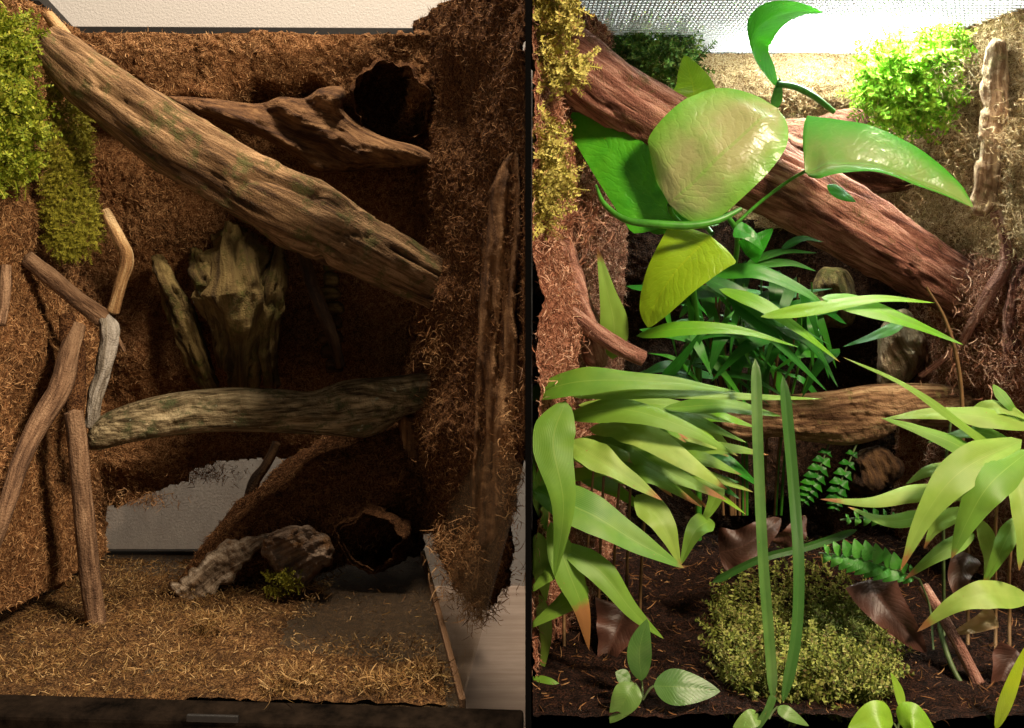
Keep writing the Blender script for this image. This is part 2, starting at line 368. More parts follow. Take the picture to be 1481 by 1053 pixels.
def moss(name, p, n, size, mat, parent=None, droop=.3, spread=.7, wid=1.0):
    V0, F0 = SPRIG; k = len(p)
    z = nrm(n + spread * rng.normal(size=(k, 3)) + np.array([0, 0, -droop])); x = nrm(np.cross(z, rng.normal(size=(k, 3)))); y = np.cross(z, x)
    s = size * (.55 + .9 * rng.random((k, 1, 1)))
    V = p[:, None] + s * (V0[None, :, 0:1] * x[:, None] * 1.6 + V0[None, :, 1:2] * y[:, None] * wid + V0[None, :, 2:3] * z[:, None])
    if p[:, 0].mean() > 0: V[..., 0] = np.maximum(V[..., 0], .004)
    F = (F0[None] + (np.arange(k) * len(V0))[:, None, None]).reshape(-1, 4)
    return mesh(name, V.reshape(-1, 3), F, mat, parent, smooth=False)
def moss_in(name, poly, n, yf, bulge, size, mat, label, droop=.3, spread=.7, wid=1.0, group=None, edge=25., base=(0, -.8, .5)):
    """moss cushion filling an outline: sprigs on a domed cushion that lies at depth yf"""
    poly = catmull(poly, 60, True); x0, y0 = poly.min(0); x1, y1 = poly.max(0)
    k = int(n * 2.5) + 50; x = rng.uniform(x0, x1, k); y = rng.uniform(y0, y1, k); m_ = inside(poly, x, y); x, y = x[m_][:n], y[m_][:n]
    d, near = edge_dist(poly, x, y); h = np.sqrt(np.clip(1 - (1 - np.minimum(d / edge, 1)) ** 2, 0, 1))
    dep = np.array([yf(a, b) for a, b in zip(x, y)]) if callable(yf) else np.full(len(x), yf)
    lump = .5 + .5 * fbm(np.stack([x / 22, y / 22, x * 0], -1), 3)
    p = PV(x, y, dep - bulge * h * (.55 + .9 * lump))
    out = np.stack([(near[:, 0] - x), 0 * x, -(near[:, 1] - y)], -1); out = nrm(out) * (1 - h)[:, None]
    nn = nrm(np.array(base)[None] + out * .9)
    return tag(moss(name, p, nn, size, mat, None, droop, spread, wid), label, 'moss', group)
def frames(c):
    t = nrm(np.gradient(c, axis=0)); u = np.zeros_like(t); a = np.array([0, -1.0, .3]); a = a - t[0] * (a @ t[0])
    if np.linalg.norm(a) < .1: a = np.array([1.0, 0, 0]) - t[0] * t[0][0]
    u[0] = nrm(a)
    for i in range(1, len(t)):
        b_ = u[i-1] - t[i] * (u[i-1] @ t[i]); u[i] = nrm(b_)
    return t, u, np.cross(t, u)
def tube(name, pts, mat, parent=None, nl=90, na=26, lump=.10, groove=.09, seed=0, twist=0., flat=1., lumpscale=60, ragged=.0, open0=False):
    """wood: pts are (px, py, depth, radius in px)"""
    q = catmull(pts, nl); c = PV(q[:, 0], q[:, 1], q[:, 2]); r = q[:, 3] * S * (D + q[:, 2]) / D
    t, u, v = frames(c); ln = np.concatenate([[0], np.cumsum(np.linalg.norm(np.diff(c, axis=0), axis=1))])
    a = np.linspace(0, 2 * np.pi, na, endpoint=False)[None] + twist * ln[:, None]
    ca, sa = np.cos(a), np.sin(a); rm = r.mean()
    g = np.stack([ca * rm, sa * rm, np.repeat(ln[:, None] * .10, na, 1)], -1)
    gl = np.stack([ca * rm * 1.0, sa * rm, np.repeat(ln[:, None] * .45, na, 1)], -1)
    rr = r[:, None] * (1 + lump * fbm(gl * lumpscale + seed, 3) * 1.6)
    gr = fbm(g * (5.5 / rm / 2) + seed + 3, 4, .6); crack = np.clip(.06 - np.abs(fbm(g * (2.2 / rm) + seed + 8, 2)), 0, 1) / .06
    rr = rr * (1 + groove * gr * 1.4 - groove * 1.3 * crack)
    V = c[:, None] + rr[..., None] * (ca[..., None] * u[:, None] + flat * sa[..., None] * v[:, None])
    if ragged:
        e = np.exp(-np.arange(nl)[::-1] / 3.0)[:, None]; V = V + (t[:, None] * (ragged * fbm(np.stack([ca * 3, sa * 3, ca * 0 + seed], -1), 2)[..., None] * e[..., None]))
    V = V.reshape(-1, 3); F = tris(quads(nl, na, 0, True)); g = g.reshape(-1, 3)
    k = len(V); j = np.arange(na); e = (nl - 1) * na
    V = np.vstack([V, c[0] - t[0] * r[0] * .3, c[-1] + t[-1] * r[-1] * .3]); g = np.vstack([g, [[0, 0, 0]], [[0, 0, ln[-1]]]])
    F = np.vstack(([F] if open0 else [F, np.stack([j, (j + 1) % na, j * 0 + k], -1)]) + [np.stack([e + (j + 1) % na, e + j, j * 0 + k + 1], -1)])
    return mesh(name, V, F, mat, parent, {'grain': g})
def wire(name, P3, r, mat, parent=None, nl=30, na=8):
    """thin stem through world points, tapering radii r (one per point or one number)"""
    P3 = np.array(P3, float); rr = np.full(len(P3), r) if np.isscalar(r) else np.array(r, float)
    q = catmull(np.hstack([P3, rr[:, None]]), nl); c = q[:, :3]; t, u, v = frames(c)
    a = np.linspace(0, 2 * np.pi, na, endpoint=False)
    V = c[:, None] + q[:, 3][:, None, None] * (np.cos(a)[None, :, None] * u[:, None] + np.sin(a)[None, :, None] * v[:, None])
    return mesh(name, V.reshape(-1, 3), quads(nl, na, 0, True), mat, parent)
def stem(name, pts, rpx, mat, parent=None, nl=30):
    return wire(name, [P(*p) for p in pts], [rpx * S * (D + p[2]) / D for p in pts] if np.isscalar(rpx) else [k * S * (D + p[2]) / D for k, p in zip(rpx, pts)], mat, parent, nl)
def body(name, poly, yf, R, hmax, mat, parent=None, step=3.0, ang=0., amp=.003, gamp=.004, gs=70, seed=0, smooth_n=90, ridge=None, back=1.0, jag=0., rough=.003):
    """solid with an outlined face and rounded sides: R edge rounding in px, hmax half thickness in m, ang grain angle"""
    poly = catmull(poly, smooth_n, True)
    if jag:
        poly = poly + jag * np.stack([fbm(np.hstack([poly / 14, np.zeros((len(poly), 1)) + seed]), 3), fbm(np.hstack([poly / 14, np.zeros((len(poly), 1)) + seed + 7]), 3)], -1)
    x0, y0 = poly.min(0) - step; x1, y1 = poly.max(0) + step
    gx = np.arange(x0, x1 + step, step); gy = np.arange(y0, y1 + step, step)
    X, Y = np.meshgrid(gx, gy, indexing='ij'); ins = inside(poly, X, Y); nu, nv = X.shape
    q = quads(nu, nv); q = q[ins.ravel()[q].all(1)]
    used = np.unique(q); mp = -np.ones(nu * nv, int); mp[used] = np.arange(len(used)); q = mp[q]
    x = X.ravel()[used].copy(); y = Y.ravel()[used].copy()
    cnt = np.bincount(q.ravel(), minlength=len(used)); bd = cnt < 4
    d, near = edge_dist(poly, x, y); x[bd] = near[bd, 0]; y[bd] = near[bd, 1]; d[bd] = 0
    h = np.sqrt(np.clip(1 - (1 - np.minimum(d / R, 1)) ** 2, 0, 1))
    dep = yf(x, y) if callable(yf) else np.full(len(x), float(yf))
    ca, sa = math.cos(ang), math.sin(ang); r = (D + dep.mean()) / D * S
    al = (x * ca + y * sa) * r; ac = (-x * sa + y * ca) * r
    wob = .006 * fbm(np.stack([al * 25, ac * 25, al * 0 + seed], -1), 2)
    g = np.stack([ac + wob, h * hmax, al * .12], -1)
    disp = gamp * fbm(g * gs + seed, 4, .6) + amp * fbm(np.stack([al * 45, ac * 45, al * 0 + seed], -1), 3)
    disp = disp + rough * fbm(np.stack([al * 170, ac * 170, al * 0 + seed], -1), 3)
    if ridge is not None: disp = disp + ridge(x, y)
    e = np.minimum(d / 6, 1)
    front = PV(x, y, dep - hmax * h - disp * e); bk = PV(x, y, dep + hmax * h * back + .3 * disp * e)
    k = len(x); ib = np.where(bd, np.arange(k), np.arange(k) + k)
    V = np.vstack([front, bk]); F = np.vstack([tris(q), tris(ib[q])[:, ::-1]])
    return mesh(name, V, F, mat, parent, {'grain': np.vstack([g, g + [0, .02, 0]])})
def prof(kind, t):
    if kind == 'grass': return np.clip(t / .22, 0, 1) ** .55 * np.clip((1 - t) / .62, 0, 1) ** .75 * (.92 + .08 * np.cos(3 * t))
    if kind == 'strap': return np.clip(t / .06, 0, 1) ** .5 * np.clip((1 - t) / .10, 0, 1) ** .5
    if kind == 'lance': return np.sin(np.pi * np.clip(t, 0, 1) ** .8) ** .8
    if kind == 'round': return np.clip(1 - np.abs(2 * t ** .86 - 1) ** 2.25, 0, 1) ** .56
    if kind == 'heart': return np.clip(t / .10, 0, 1) ** .55 * np.clip(1 - t, 0, 1) ** .72 * 1.12
    return np.sin(np.pi * t)
def blade(parent, pts, w, mat, n=(0, -.85, .5), kind='grass', fold=.18, curl=.15, wl=None, wr=None, tip=.0, nl=26, na=9, wav=.0, name='leaf', twist=0., seed=None):
    """leaf through (px, py, depth) points; w full width in px"""
    seed = random.random() * 50 if seed is None else seed
    q = catmull(pts, nl); c = PV(q[:, 0], q[:, 1], q[:, 2]); t = np.linspace(0, 1, nl)
    T = nrm(np.gradient(c, axis=0)); nn = np.array(n, float)[None] + twist * t[:, None] * np.array([[.8, 0, .6]])
    W = nrm(np.cross(np.broadcast_to(nn, T.shape), T)); Nn = np.cross(T, W)
    s = np.linspace(-1, 1, na)[None]; px = S * (D + q[:, 2]) / D
    hl = (w / 2 if wl is None else wl) * px * prof(kind, t); hr = (w / 2 if wr is None else wr) * px * prof(kind, t)
    hw = np.where(s < 0, hl[:, None], hr[:, None]); hm = np.maximum(hl, hr)[:, None]
    off = (fold * np.abs(s) - curl * s ** 2) * hm
    if wav: off = off + wav * hm * np.sin(t[:, None] * 17 + seed + s * 1.5) * np.abs(s)
    off = off + .10 * hm * fbm(np.stack([s * 1.3 + 0 * t[:, None], t[:, None] * 5 + 0 * s, 0 * s + 0 * t[:, None] + seed], -1), 2)
    V = c[:, None] + W[:, None] * (s * hw)[..., None] + Nn[:, None] * off[..., None]
    if c[:, 0].mean() > 0: V[..., 0] = np.maximum(V[..., 0], .004)
    at = np.stack([s + 0 * t[:, None], t[:, None] + 0 * s, 0 * s + 0 * t[:, None] + tip], -1)
    return mesh(name, V.reshape(-1, 3), quads(nl, na), mat, parent, {'leaf': at.reshape(-1, 3)})

# ================================================================== THE SETTING
YW = 0.75; ZT = -0.12
wl_ = box('wall', (-1.6, YW, ZT - .02), (1.6, YW + .02, 1.6), M['wallp'], bevel=0); wl_['kind'] = 'structure'
tb = mesh('table_surface', [[-1.6, -.5, ZT], [1.6, -.5, ZT], [1.6, YW, ZT], [-1.6, YW, ZT], [-1.6, -.5, ZT-.03], [1.6, -.5, ZT-.03], [1.6, YW, ZT-.03], [-1.6, YW, ZT-.03]],
          [[0, 1, 2, 3], [0, 4, 5, 1], [1, 5, 6, 2], [3, 2, 6, 7], [0, 3, 7, 4], [4, 7, 6, 5]], M['tablep'],
          attr={'grain': np.array([[-.5, 0, -.16], [-.5, 0, .16], [.62, 0, .16], [.62, 0, -.16]] * 2)}, smooth=False); tb['kind'] = 'structure'
dv = hexa('divider_board', np.array([[x, y, z] for x in (-.0024, .0024) for (y, z) in ((-.06, ZT), (-.06, .63), (YW - .002, ZT), (YW - .002, .83))]), M['blackboard'], None, 0)
tag(dv, 'thin black upright board between the bare terrarium and the planted terrarium', 'divider')

# ================================================================== LEFT TERRARIUM
TL = empty('terrarium', 'bare terrarium lined with brown coir, no lid and no plants growing in it', 'terrarium')
FR = (-.059, 0.0); BR = (-.144, .49)
hexa('base_panel', np.array([[-.60, 0, -.006], [-.60, 0, 0], [-.60, .49, -.006], [-.60, .49, 0], [FR[0], 0, -.006], [FR[0], 0, 0], [BR[0], .49, -.006], [BR[0], .49, 0]]), M['base'], TL)
hexa('front_rail', np.array([[-.62, -.035, -.08], [-.62, -.035, .010], [-.62, -.002, -.08], [-.62, -.002, .0165], [-.004, -.035, -.08], [-.004, -.035, -.006], [-.004, -.002, -.08], [-.004, -.002, -.002]]), M['grime'], TL, .003)
beam('front_vent', P(270, 1038, -.037), P(345, 1040, -.037), .004, .006, M['black'], TL, .001)
beam('base_edge', (FR[0] + .002, 0, .001), (BR[0] + .002, .49, .001), .006, .010, M['stickL'], TL)
beam('back_rail', P(85, 47.5, .485), P(652, 50, .485), .018, .0135, M['black'], TL)
beam('back_foot_rail', (-.61, .492, -.006), (-.142, .492, -.006), .012, .022, M['black'], TL)
beam('side_rail', P(648, 47, .478), P(712, -12, .33), .012, .014, M['black'], TL)
beam('side_rail', P(100, 46, .478), P(50, -6, .34), .012, .014, M['black'], TL)
hexa('glass_pane', np.array([[-.0585, 0, .004], [-.004, 0, .205], [-.1435, .487, .004], [-.118, .487, .205], [-.0565, 0, .004], [-.002, 0, .205], [-.1415, .487, .004], [-.116, .487, .205]]), M['glass'], TL, 0)
hexa('glass_pane', np.array([[-.563, 0, .004], [-.563, 0, .69], [-.603, .487, .004], [-.603, .487, .69], [-.560, 0, .004], [-.560, 0, .69], [-.600, .487, .004], [-.600, .487, .69]]), M['glass'], TL, 0)
box('glass_pane', (-.60, .488, .006), (-.15, .4905, .69), M['glass'], TL, 0)

# back foam panel: overhanging straw ledge on top, hollow below, burrow at upper right, ragged arch at the foot
def exL(px, py, B):
    led = np.clip((188 - py + 14 * np.sin(px / 40.) + 8 * np.sin(px / 13.)) / 50, 0, 1); led = led * led * (3 - 2 * led); return .085 * led - .030 * np.exp(-((px - 330) / 200) ** 2 - ((py - 420) / 170) ** 2)
hole_t = catmull([(530, 142), (552, 114), (580, 110), (598, 126), (598, 165), (578, 186), (548, 188), (532, 172)], 40, True)
hole_b = [(60, 760), (150, 738), (200, 722), (255, 700), (285, 678), (320, 668), (380, 664), (455, 655), (500, 720), (560, 762), (612, 766), (645, 775), (645, 830), (60, 830)]
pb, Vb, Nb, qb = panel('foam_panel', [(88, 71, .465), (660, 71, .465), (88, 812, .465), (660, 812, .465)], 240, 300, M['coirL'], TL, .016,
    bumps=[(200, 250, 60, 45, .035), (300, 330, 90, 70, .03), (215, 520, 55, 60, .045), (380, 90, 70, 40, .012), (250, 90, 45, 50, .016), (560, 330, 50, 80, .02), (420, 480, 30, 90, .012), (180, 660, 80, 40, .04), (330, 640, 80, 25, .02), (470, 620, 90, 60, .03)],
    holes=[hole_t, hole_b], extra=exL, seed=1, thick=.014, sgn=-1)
p_, n_ = pick(Vb, Nb, qb, 30000); strands('coir_fibre', p_, n_, .006, .0006, M['fibL'], pb)
# burrow behind the hole
bt = tube('burrow', [(566, 146, .372, 56), (566, 146, .39, 59), (568, 147, .43, 55), (572, 146, .45, 50), (572, 146, .464, 30)], M['coirR'], TL, 40, 60, .16, .05, open0=True, seed=3)
# left foam panel
pl, Vl, Nl, ql = panel('foam_panel', [(-70, -60, .05), (112, 42, .46), (-70, 930, .05), (150, 800, .44)], 200, 420, M['coirL'], TL, .014,
    bumps=[(40, 330, 40, 40, .012), (60, 520, 50, 60, .012), (130, 470, 25, 80, .012), (60, 800, 50, 60, .015), (30, 600, 30, 60, -.012), (120, 600, 30, 50, .008), (20, 700, 25, 60, .012), (100, 740, 20, 50, .01)],
    poly=[(-90, -80), (125, 30), (140, 120), (170, 300), (185, 500), (180, 700), (152, 745), (150, 805), (112, 862), (60, 892), (0, 908), (-90, 925)], seed=20, sgn=-1, lf=12)
p_, n_ = pick(Vl, Nl, ql, 42000); strands('coir_fibre', p_, n_, .006, .0006, M['fibL'], pl)
# right foam panel
polyR = [(585, -60), (785, -60), (764, 600), (757, 650), (750, 700), (735, 750), (730, 835), (708, 862), (692, 880), (668, 860), (642, 815), (628, 775), (612, 766), (604, 800), (590, 812), (585, 700)]
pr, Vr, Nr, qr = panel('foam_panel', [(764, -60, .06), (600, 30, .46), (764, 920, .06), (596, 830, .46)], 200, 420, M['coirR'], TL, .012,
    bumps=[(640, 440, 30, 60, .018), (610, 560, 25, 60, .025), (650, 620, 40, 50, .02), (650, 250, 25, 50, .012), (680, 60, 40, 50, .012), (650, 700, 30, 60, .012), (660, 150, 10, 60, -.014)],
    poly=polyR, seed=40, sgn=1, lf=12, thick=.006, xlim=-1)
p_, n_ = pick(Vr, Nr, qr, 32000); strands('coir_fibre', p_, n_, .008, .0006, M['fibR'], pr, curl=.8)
# foot of foam: ridge running from the back wall down to the floor, burrow mouth beside it
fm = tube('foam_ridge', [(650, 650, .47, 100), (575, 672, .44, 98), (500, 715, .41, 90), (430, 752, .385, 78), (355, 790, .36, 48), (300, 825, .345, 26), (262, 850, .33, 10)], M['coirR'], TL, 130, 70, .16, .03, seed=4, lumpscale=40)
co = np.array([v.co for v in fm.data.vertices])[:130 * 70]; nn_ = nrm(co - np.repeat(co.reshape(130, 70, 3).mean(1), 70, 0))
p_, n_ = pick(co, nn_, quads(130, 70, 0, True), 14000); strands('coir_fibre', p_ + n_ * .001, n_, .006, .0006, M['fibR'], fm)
tn = tube('burrow', [(536, 782, .315, 40), (538, 780, .322, 47), (545, 772, .36, 46), (560, 764, .43, 46)], M['coirR'], TL, 40, 60, .22, .06, seed=9, open0=True)
# hanging fibre tip of the right panel, small tufts
def tuft(name, cx, cy, y, rx, ry, n, length, mat, parent, lift=1.5, dirb=(0, -.2, -.5), width=.0007):
    a = rng.normal(size=(n, 2)) * .5; p = PV(cx + a[:, 0] * rx, cy + a[:, 1] * ry, y + .012 * rng.normal(size=n))
    nv_ = np.tile(np.array([[0., -1, 0]]), (n, 1)); return strands(name, p, nv_, length, width, mat, parent, lift=lift, curl=.9, dirb=dirb, seg=4)
tuft('fibre_tuft', 688, 815, .20, 48, 60, 2600, .013, M['fibL'], TL); tuft('fibre_tuft', 692, 868, .20, 22, 32, 700, .012, M['fibL'], TL)
tuft('fibre_tuft', 645, 600, .33, 30, 45, 900, .012, M['fibL'], TL, dirb=(0, -.3, .1)); tuft('fibre_tuft', 655, 505, .31, 45, 40, 900, .012, M['fibL'], TL)
tuft('fibre_tuft', 660, 660, .30, 30, 50, 700, .012, M['fibR'], TL); tuft('fibre_tuft', 640, 780, .28, 15, 30, 350, .012, M['fibL'], TL)
tuft('fibre_tuft', 290, 682, .44, 60, 14, 500, .010, M['fibR'], TL); tuft('fibre_tuft', 200, 720, .43, 55, 12, 500, .010, M['fibL'], TL); tuft('fibre_tuft', 470, 785, .36, 60, 30, 500, .010, M['fibL'], TL)
tuft('fibre_tuft', 740, 660, .09, 14, 90, 800, .010, M['fibL'], TL)

# ---- wood and bark in the bare terrarium
tag(tube('diagonal_log', [(62, 58, .20, 26), (100, 92, .205, 36), (160, 140, .215, 42), (240, 195, .23, 46), (330, 250, .25, 50), (420, 298, .27, 52), (500, 340, .295, 47), (570, 380, .315, 42), (640, 415, .345, 38)], M['logL'], None, 220, 72, .12, .14, seed=3, lumpscale=40),
    'thick brown log with faint moss leaning diagonally across the bare terrarium', 'log')
tag(body('root_stump', [(238, 140), (300, 142), (372, 150), (405, 140), (440, 142), (462, 128), (494, 125), (500, 140), (496, 158), (520, 180), (560, 200), (605, 212), (636, 234), (600, 240), (540, 246), (490, 250), (455, 248), (430, 228), (380, 200), (330, 180), (280, 160)], .375, 30, .028, M['rootL'], ang=.38, amp=.008, gamp=.010, gs=90, seed=2, step=2.5,
    ridge=lambda x, y: .008 * np.sin((y - .35 * x) / 9 + 2.2 * np.sin(x / 45)) ),
    'gnarled dark root with a knobbed top above the diagonal log', 'driftwood')
tag(body('driftwood_branch', [(126, 628), (142, 604), (180, 586), (240, 570), (320, 561), (400, 562), (450, 566), (500, 550), (560, 545), (640, 538), (650, 560), (636, 588), (590, 600), (560, 620), (530, 633), (480, 630), (400, 626), (330, 624), (250, 630), (190, 640), (132, 652)], lambda x, y: .25 + .12 * (x - 126) / 520, 34, .026, M['driftL'], ang=-.06, amp=.004, gamp=.007, gs=130, seed=6, step=2.5),
    'pale greenish grey driftwood branch lying level across the bare terrarium', 'driftwood')
tk = empty('forked_twig', 'pale forked twig with grey lichen knot hanging on the coir wall beside the green moss', 'twig')
tube('twig_arm', [(38, 372, .215, 12), (70, 398, .23, 12), (110, 432, .25, 12), (150, 462, .262, 14)], M['stickL'], tk, 60, 20, .12, .10, seed=2)
tube('twig_arm', [(152, 305, .285, 7), (172, 345, .278, 9), (184, 374, .27, 10), (175, 410, .268, 9), (163, 452, .265, 10)], M['twigL'], tk, 70, 20, .12, .08, seed=5)
tube('twig_stem', [(150, 459, .264, 12), (157, 476, .258, 15), (156, 500, .256, 12), (148, 540, .254, 10), (138, 575, .25, 10), (131, 618, .25, 9)], M['twigGrey'], tk, 80, 26, .34, .18, seed=8)
tube('side_shoot', [(160, 470, .258, 5), (170, 490, .258, 4), (180, 508, .262, 3)], M['stickL'], tk, 20, 10)
tag(tube('upright_stick', [(106, 596, .205, 13), (112, 640, .205, 14), (120, 730, .205, 14), (130, 830, .205, 14), (140, 905, .205, 13.5), (146, 946, .205, 12)], M['stickL'], None, 150, 32, .05, .06, seed=12, ragged=.006),
    'straight brown stick standing on the litter against the coir wall', 'stick')
tag(tube('sloping_branch', [(112, 470, .24, 12), (100, 510, .225, 14), (88, 560, .205, 16), (55, 615, .18, 15), (28, 672, .15, 13), (6, 745, .12, 11), (-12, 800, .11, 9)], M['stickL'], None, 120, 26, .08, .05, seed=15),
    'bent brown branch half buried in the coir left of the upright stick', 'branch')
tag(tube('coated_root', [(95, 455, .235, 10), (104, 500, .235, 16), (108, 560, .225, 15), (110, 612, .215, 10)], M['coirR'], None, 60, 24, .12, .05, seed=16),
    'short coir coated root stub just above the upright stick', 'root')
tag(tube('bark_stub', [(70, 22, .21, 12), (86, 42, .208, 15), (105, 60, .21, 10)], M['twigL'], None, 30, 18, .15, .1, seed=17, flat=.6), 'pale chip of wood on the upper end of the diagonal log', 'wood chip')
tag(tube('wall_twig', [(8, 385, .16, 8), (6, 430, .15, 9), (0, 470, .14, 8)], M['stickL'], None, 30, 14), 'small brown twig end sticking from coir below the bright moss', 'twig')
cb = empty('cork_bark', 'yellowish ridged cork bark chunk on the dark back wall', 'bark')
for k, q in enumerate([[(228, 376, .45, 8), (238, 400, .40, 12), (256, 440, .395, 17), (280, 500, .40, 17), (306, 560, .42, 12)], [(338, 340, .47, 22), (340, 385, .405, 42), (346, 430, .395, 48), (347, 480, .40, 36), (348, 530, .405, 27), (350, 566, .42, 18)],
        [(402, 360, .46, 8), (398, 392, .40, 14), (390, 440, .395, 18), (386, 500, .40, 15), (392, 556, .42, 12)], [(284, 365, .46, 9), (292, 395, .40, 16), (304, 420, .385, 20), (318, 470, .39, 16), (326, 530, .41, 10)]]):
    tube('bark_ridge', q, M['cork'], cb, 110, 40, .32, .34, seed=60 + k, lumpscale=75)
tag(tube('hanging_root', [(434, 352, .42, 8), (448, 400, .405, 10), (462, 440, .40, 10), (480, 485, .405, 9), (492, 530, .42, 8)], M['darkbark'], None, 60, 18, .1, .1, seed=21), 'dark root running down the back wall beside the cork bark', 'root')
sb = empty('scaly_bark', 'strip of scaly dark bark on the back wall right of the hanging root', 'bark')
for k in range(9):
    cy = 362 + k * 21; cx = 480 + 4 * math.sin(k * 1.7); a = 13 + 3 * math.sin(k * 2.3)
    body('bark_plate', [(cx - a, cy - 8), (cx, cy - 11), (cx + a, cy - 7), (cx + a + 1, cy + 7), (cx, cy + 9), (cx - a, cy + 8)], .425, 6, .006, M['cork'] if k < 5 else M['darkbark'], sb, step=2.2, smooth_n=30, seed=k, amp=.002, gamp=.003, jag=2)
tag(body('bark_slab', [(700, 300), (718, 250), (736, 222), (750, 232), (752, 330), (746, 420), (748, 520), (742, 610), (736, 700), (726, 770), (704, 792), (682, 790), (680, 700), (684, 600), (690, 500), (694, 400)], lambda x, y: .40 - .30 * (x - 600) / 155 - .028, 9, .007, M['barkStrip'], ang=1.58, amp=.005, gamp=.010, gs=120, seed=9, step=2.5, jag=3,
    ridge=lambda x, y: .010 * np.sin(x / 7.0 + 1.6 * np.sin(y / 60)) + .005 * np.sin(x / 2.9 + y / 40)), 'long upright bark slab on the shaded coir wall near the black board', 'bark')
tag(body('wood_splinter', [(576, 600), (596, 604), (604, 640), (612, 690), (610, 732), (598, 720), (588, 680), (580, 640)], .37, 10, .006, M['barkStrip'], ang=1.5, step=2.2, smooth_n=40, seed=4), 'narrow wood splinter below the end of the level driftwood', 'wood')
tag(body('pale_bark', [(243, 850), (262, 832), (296, 804), (325, 786), (360, 772), (392, 766), (388, 790), (366, 806), (352, 830), (330, 842), (300, 860), (276, 884), (262, 872)], lambda x, y: .300 + .0001 * (x - 240), 7, .008, M['paleBark'], ang=-.6, amp=.010, gamp=.012, gs=140, seed=14, step=2.0, jag=14, rough=.006),
    'pale flaky bark slab on the coir ridge, its tip on the floor', 'bark')
tag(body('bark_chunk', [(378, 782), (402, 766), (440, 762), (474, 772), (482, 790), (472, 818), (454, 838), (440, 858), (424, 848), (404, 830), (384, 812)], .296, 16, .014, wood('bark_grey_brown', (.07, .045, .03), (.20, .14, .10), (.38, .29, .21), (.24, .11, .03), .45, gs=160), ang=-.4, amp=.012, gamp=.010, gs=120, seed=34, step=2.0, jag=10, rough=.006),
    'rough grey brown bark chunk beside the pale bark slab', 'bark')
tag(tube('hanging_twig', [(400, 640, .42, 7), (385, 672, .415, 8), (370, 694, .41, 9), (362, 715, .408, 8), (358, 738, .405, 5)], M['darkbark'], None, 50, 14, .2, .1, seed=3), 'dark crooked twig hanging in front of the white wall opening', 'twig')
# ---- moss and litter
yl = lambda x, y: .21 + .0009 * (x - 40)
moss_in('moss_clump', [(-12, 28), (20, 24), (44, 36), (54, 66), (55, 130), (58, 200), (50, 255), (34, 268), (16, 262), (-12, 270)], 700, lambda x, y: .155 + .0009 * x, .026, .021, M['mossG'], 'bright green feathery moss clump on the coir wall of the bare terrarium', droop=.9, spread=.55)
moss_in('moss_clump', [(74, 80), (92, 74), (102, 110), (118, 150), (132, 200), (128, 250), (142, 300), (146, 345), (118, 372), (84, 370), (70, 330), (68, 250), (70, 170)], 3600, yl, .020, .009, M['mossO'], 'low olive green moss strip beside the bright feathery moss', droop=.3, spread=.9)
nl_ = 20000; u_ = rng.random(nl_); v_ = rng.random(nl_) ** 1.2
yy = .005 + .44 * v_; xr = FR[0] + (BR[0] - FR[0]) * yy / .49 - .006; xx = -.55 + u_ * (xr + .55)
dens = .5 + .5 * fbm(np.stack([xx * 14, yy * 14, xx * 0], -1), 3) + .45 * (yy < .07) - .85 * ((xx > -.23) & (yy > .16)) + .25 * (xx < -.3)
k_ = rng.random(nl_) < np.clip(dens * 1.1, .04, 1)
xx, yy = xx[k_], yy[k_]; zz = .001 + .006 * rng.random(len(xx)) + .012 * np.clip(fbm(np.stack([xx * 20, yy * 20, xx * 0 + 4], -1), 2), 0, 1)
lt = strands('floor_litter', np.stack([xx, yy, zz], -1), np.tile([[0, 0, 1.]], (len(xx), 1)), .008, .00065, M['litter'], None, lift=.9, curl=1.0, seg=4)
tag(lt, 'scattered dry moss and coir strands covering the bare terrarium floor', 'litter')
gx_, gy_ = np.meshgrid(np.linspace(0, 1, 170), np.linspace(0, 1, 140), indexing='ij')
yy = -.002 + .466 * gy_; xr = FR[0] + (BR[0] - FR[0]) * np.maximum(yy, 0) / .49 - .012; xx = -.60 + gx_ * (xr + .60)
hh = .007 * fbm(np.stack([xx * 25, yy * 25, xx * 0], -1), 4) + .003 * fbm(np.stack([xx * 160, yy * 160, xx * 0], -1), 3) + .004 + .006 * np.clip(1 - np.abs(yy - .03) / .04, 0, 1) - .020 * np.clip((xx + .27) / .07, 0, 1) * np.clip((yy - .10) / .06, 0, 1) - .004 * np.clip((yy - .36) / .06, 0, 1)
fl = mesh('loose_coir', np.stack([xx, yy, np.maximum(hh, -.003)], -1).reshape(-1, 3), quads(170, 140), coir('coir_loose', (.015, .007, .003), (.12, .055, .018), (.34, .19, .075), (.03, .016, .007), 1.0)); tag(fl, 'thin patches of loose coir crumbs on the dirty base of the bare terrarium', 'coir', kind='stuff')
for (a_, b_, c_, d_) in ((440, 985, 45, 14), (560, 990, 50, 14), (610, 975, 30, 14), (400, 1000, 30, 8), (300, 905, 20, 12)):
    zf = .372 / ((b_ - 400) * S) * D - D
    tuft('litter_tuft', a_, b_, max(.03, zf - .02), c_, d_, 700, .013, M['litter'], lt, lift=1.0, dirb=(0, 0, .4), width=.0008)
# moss bits on the pale bark
tag(moss_in('moss_bit', [(385, 838), (410, 828), (430, 842), (415, 858), (390, 858)], 120, .285, .006, .010, M['mossO'], 'small green moss tuft at the foot of the pale bark slab'), cat='moss')

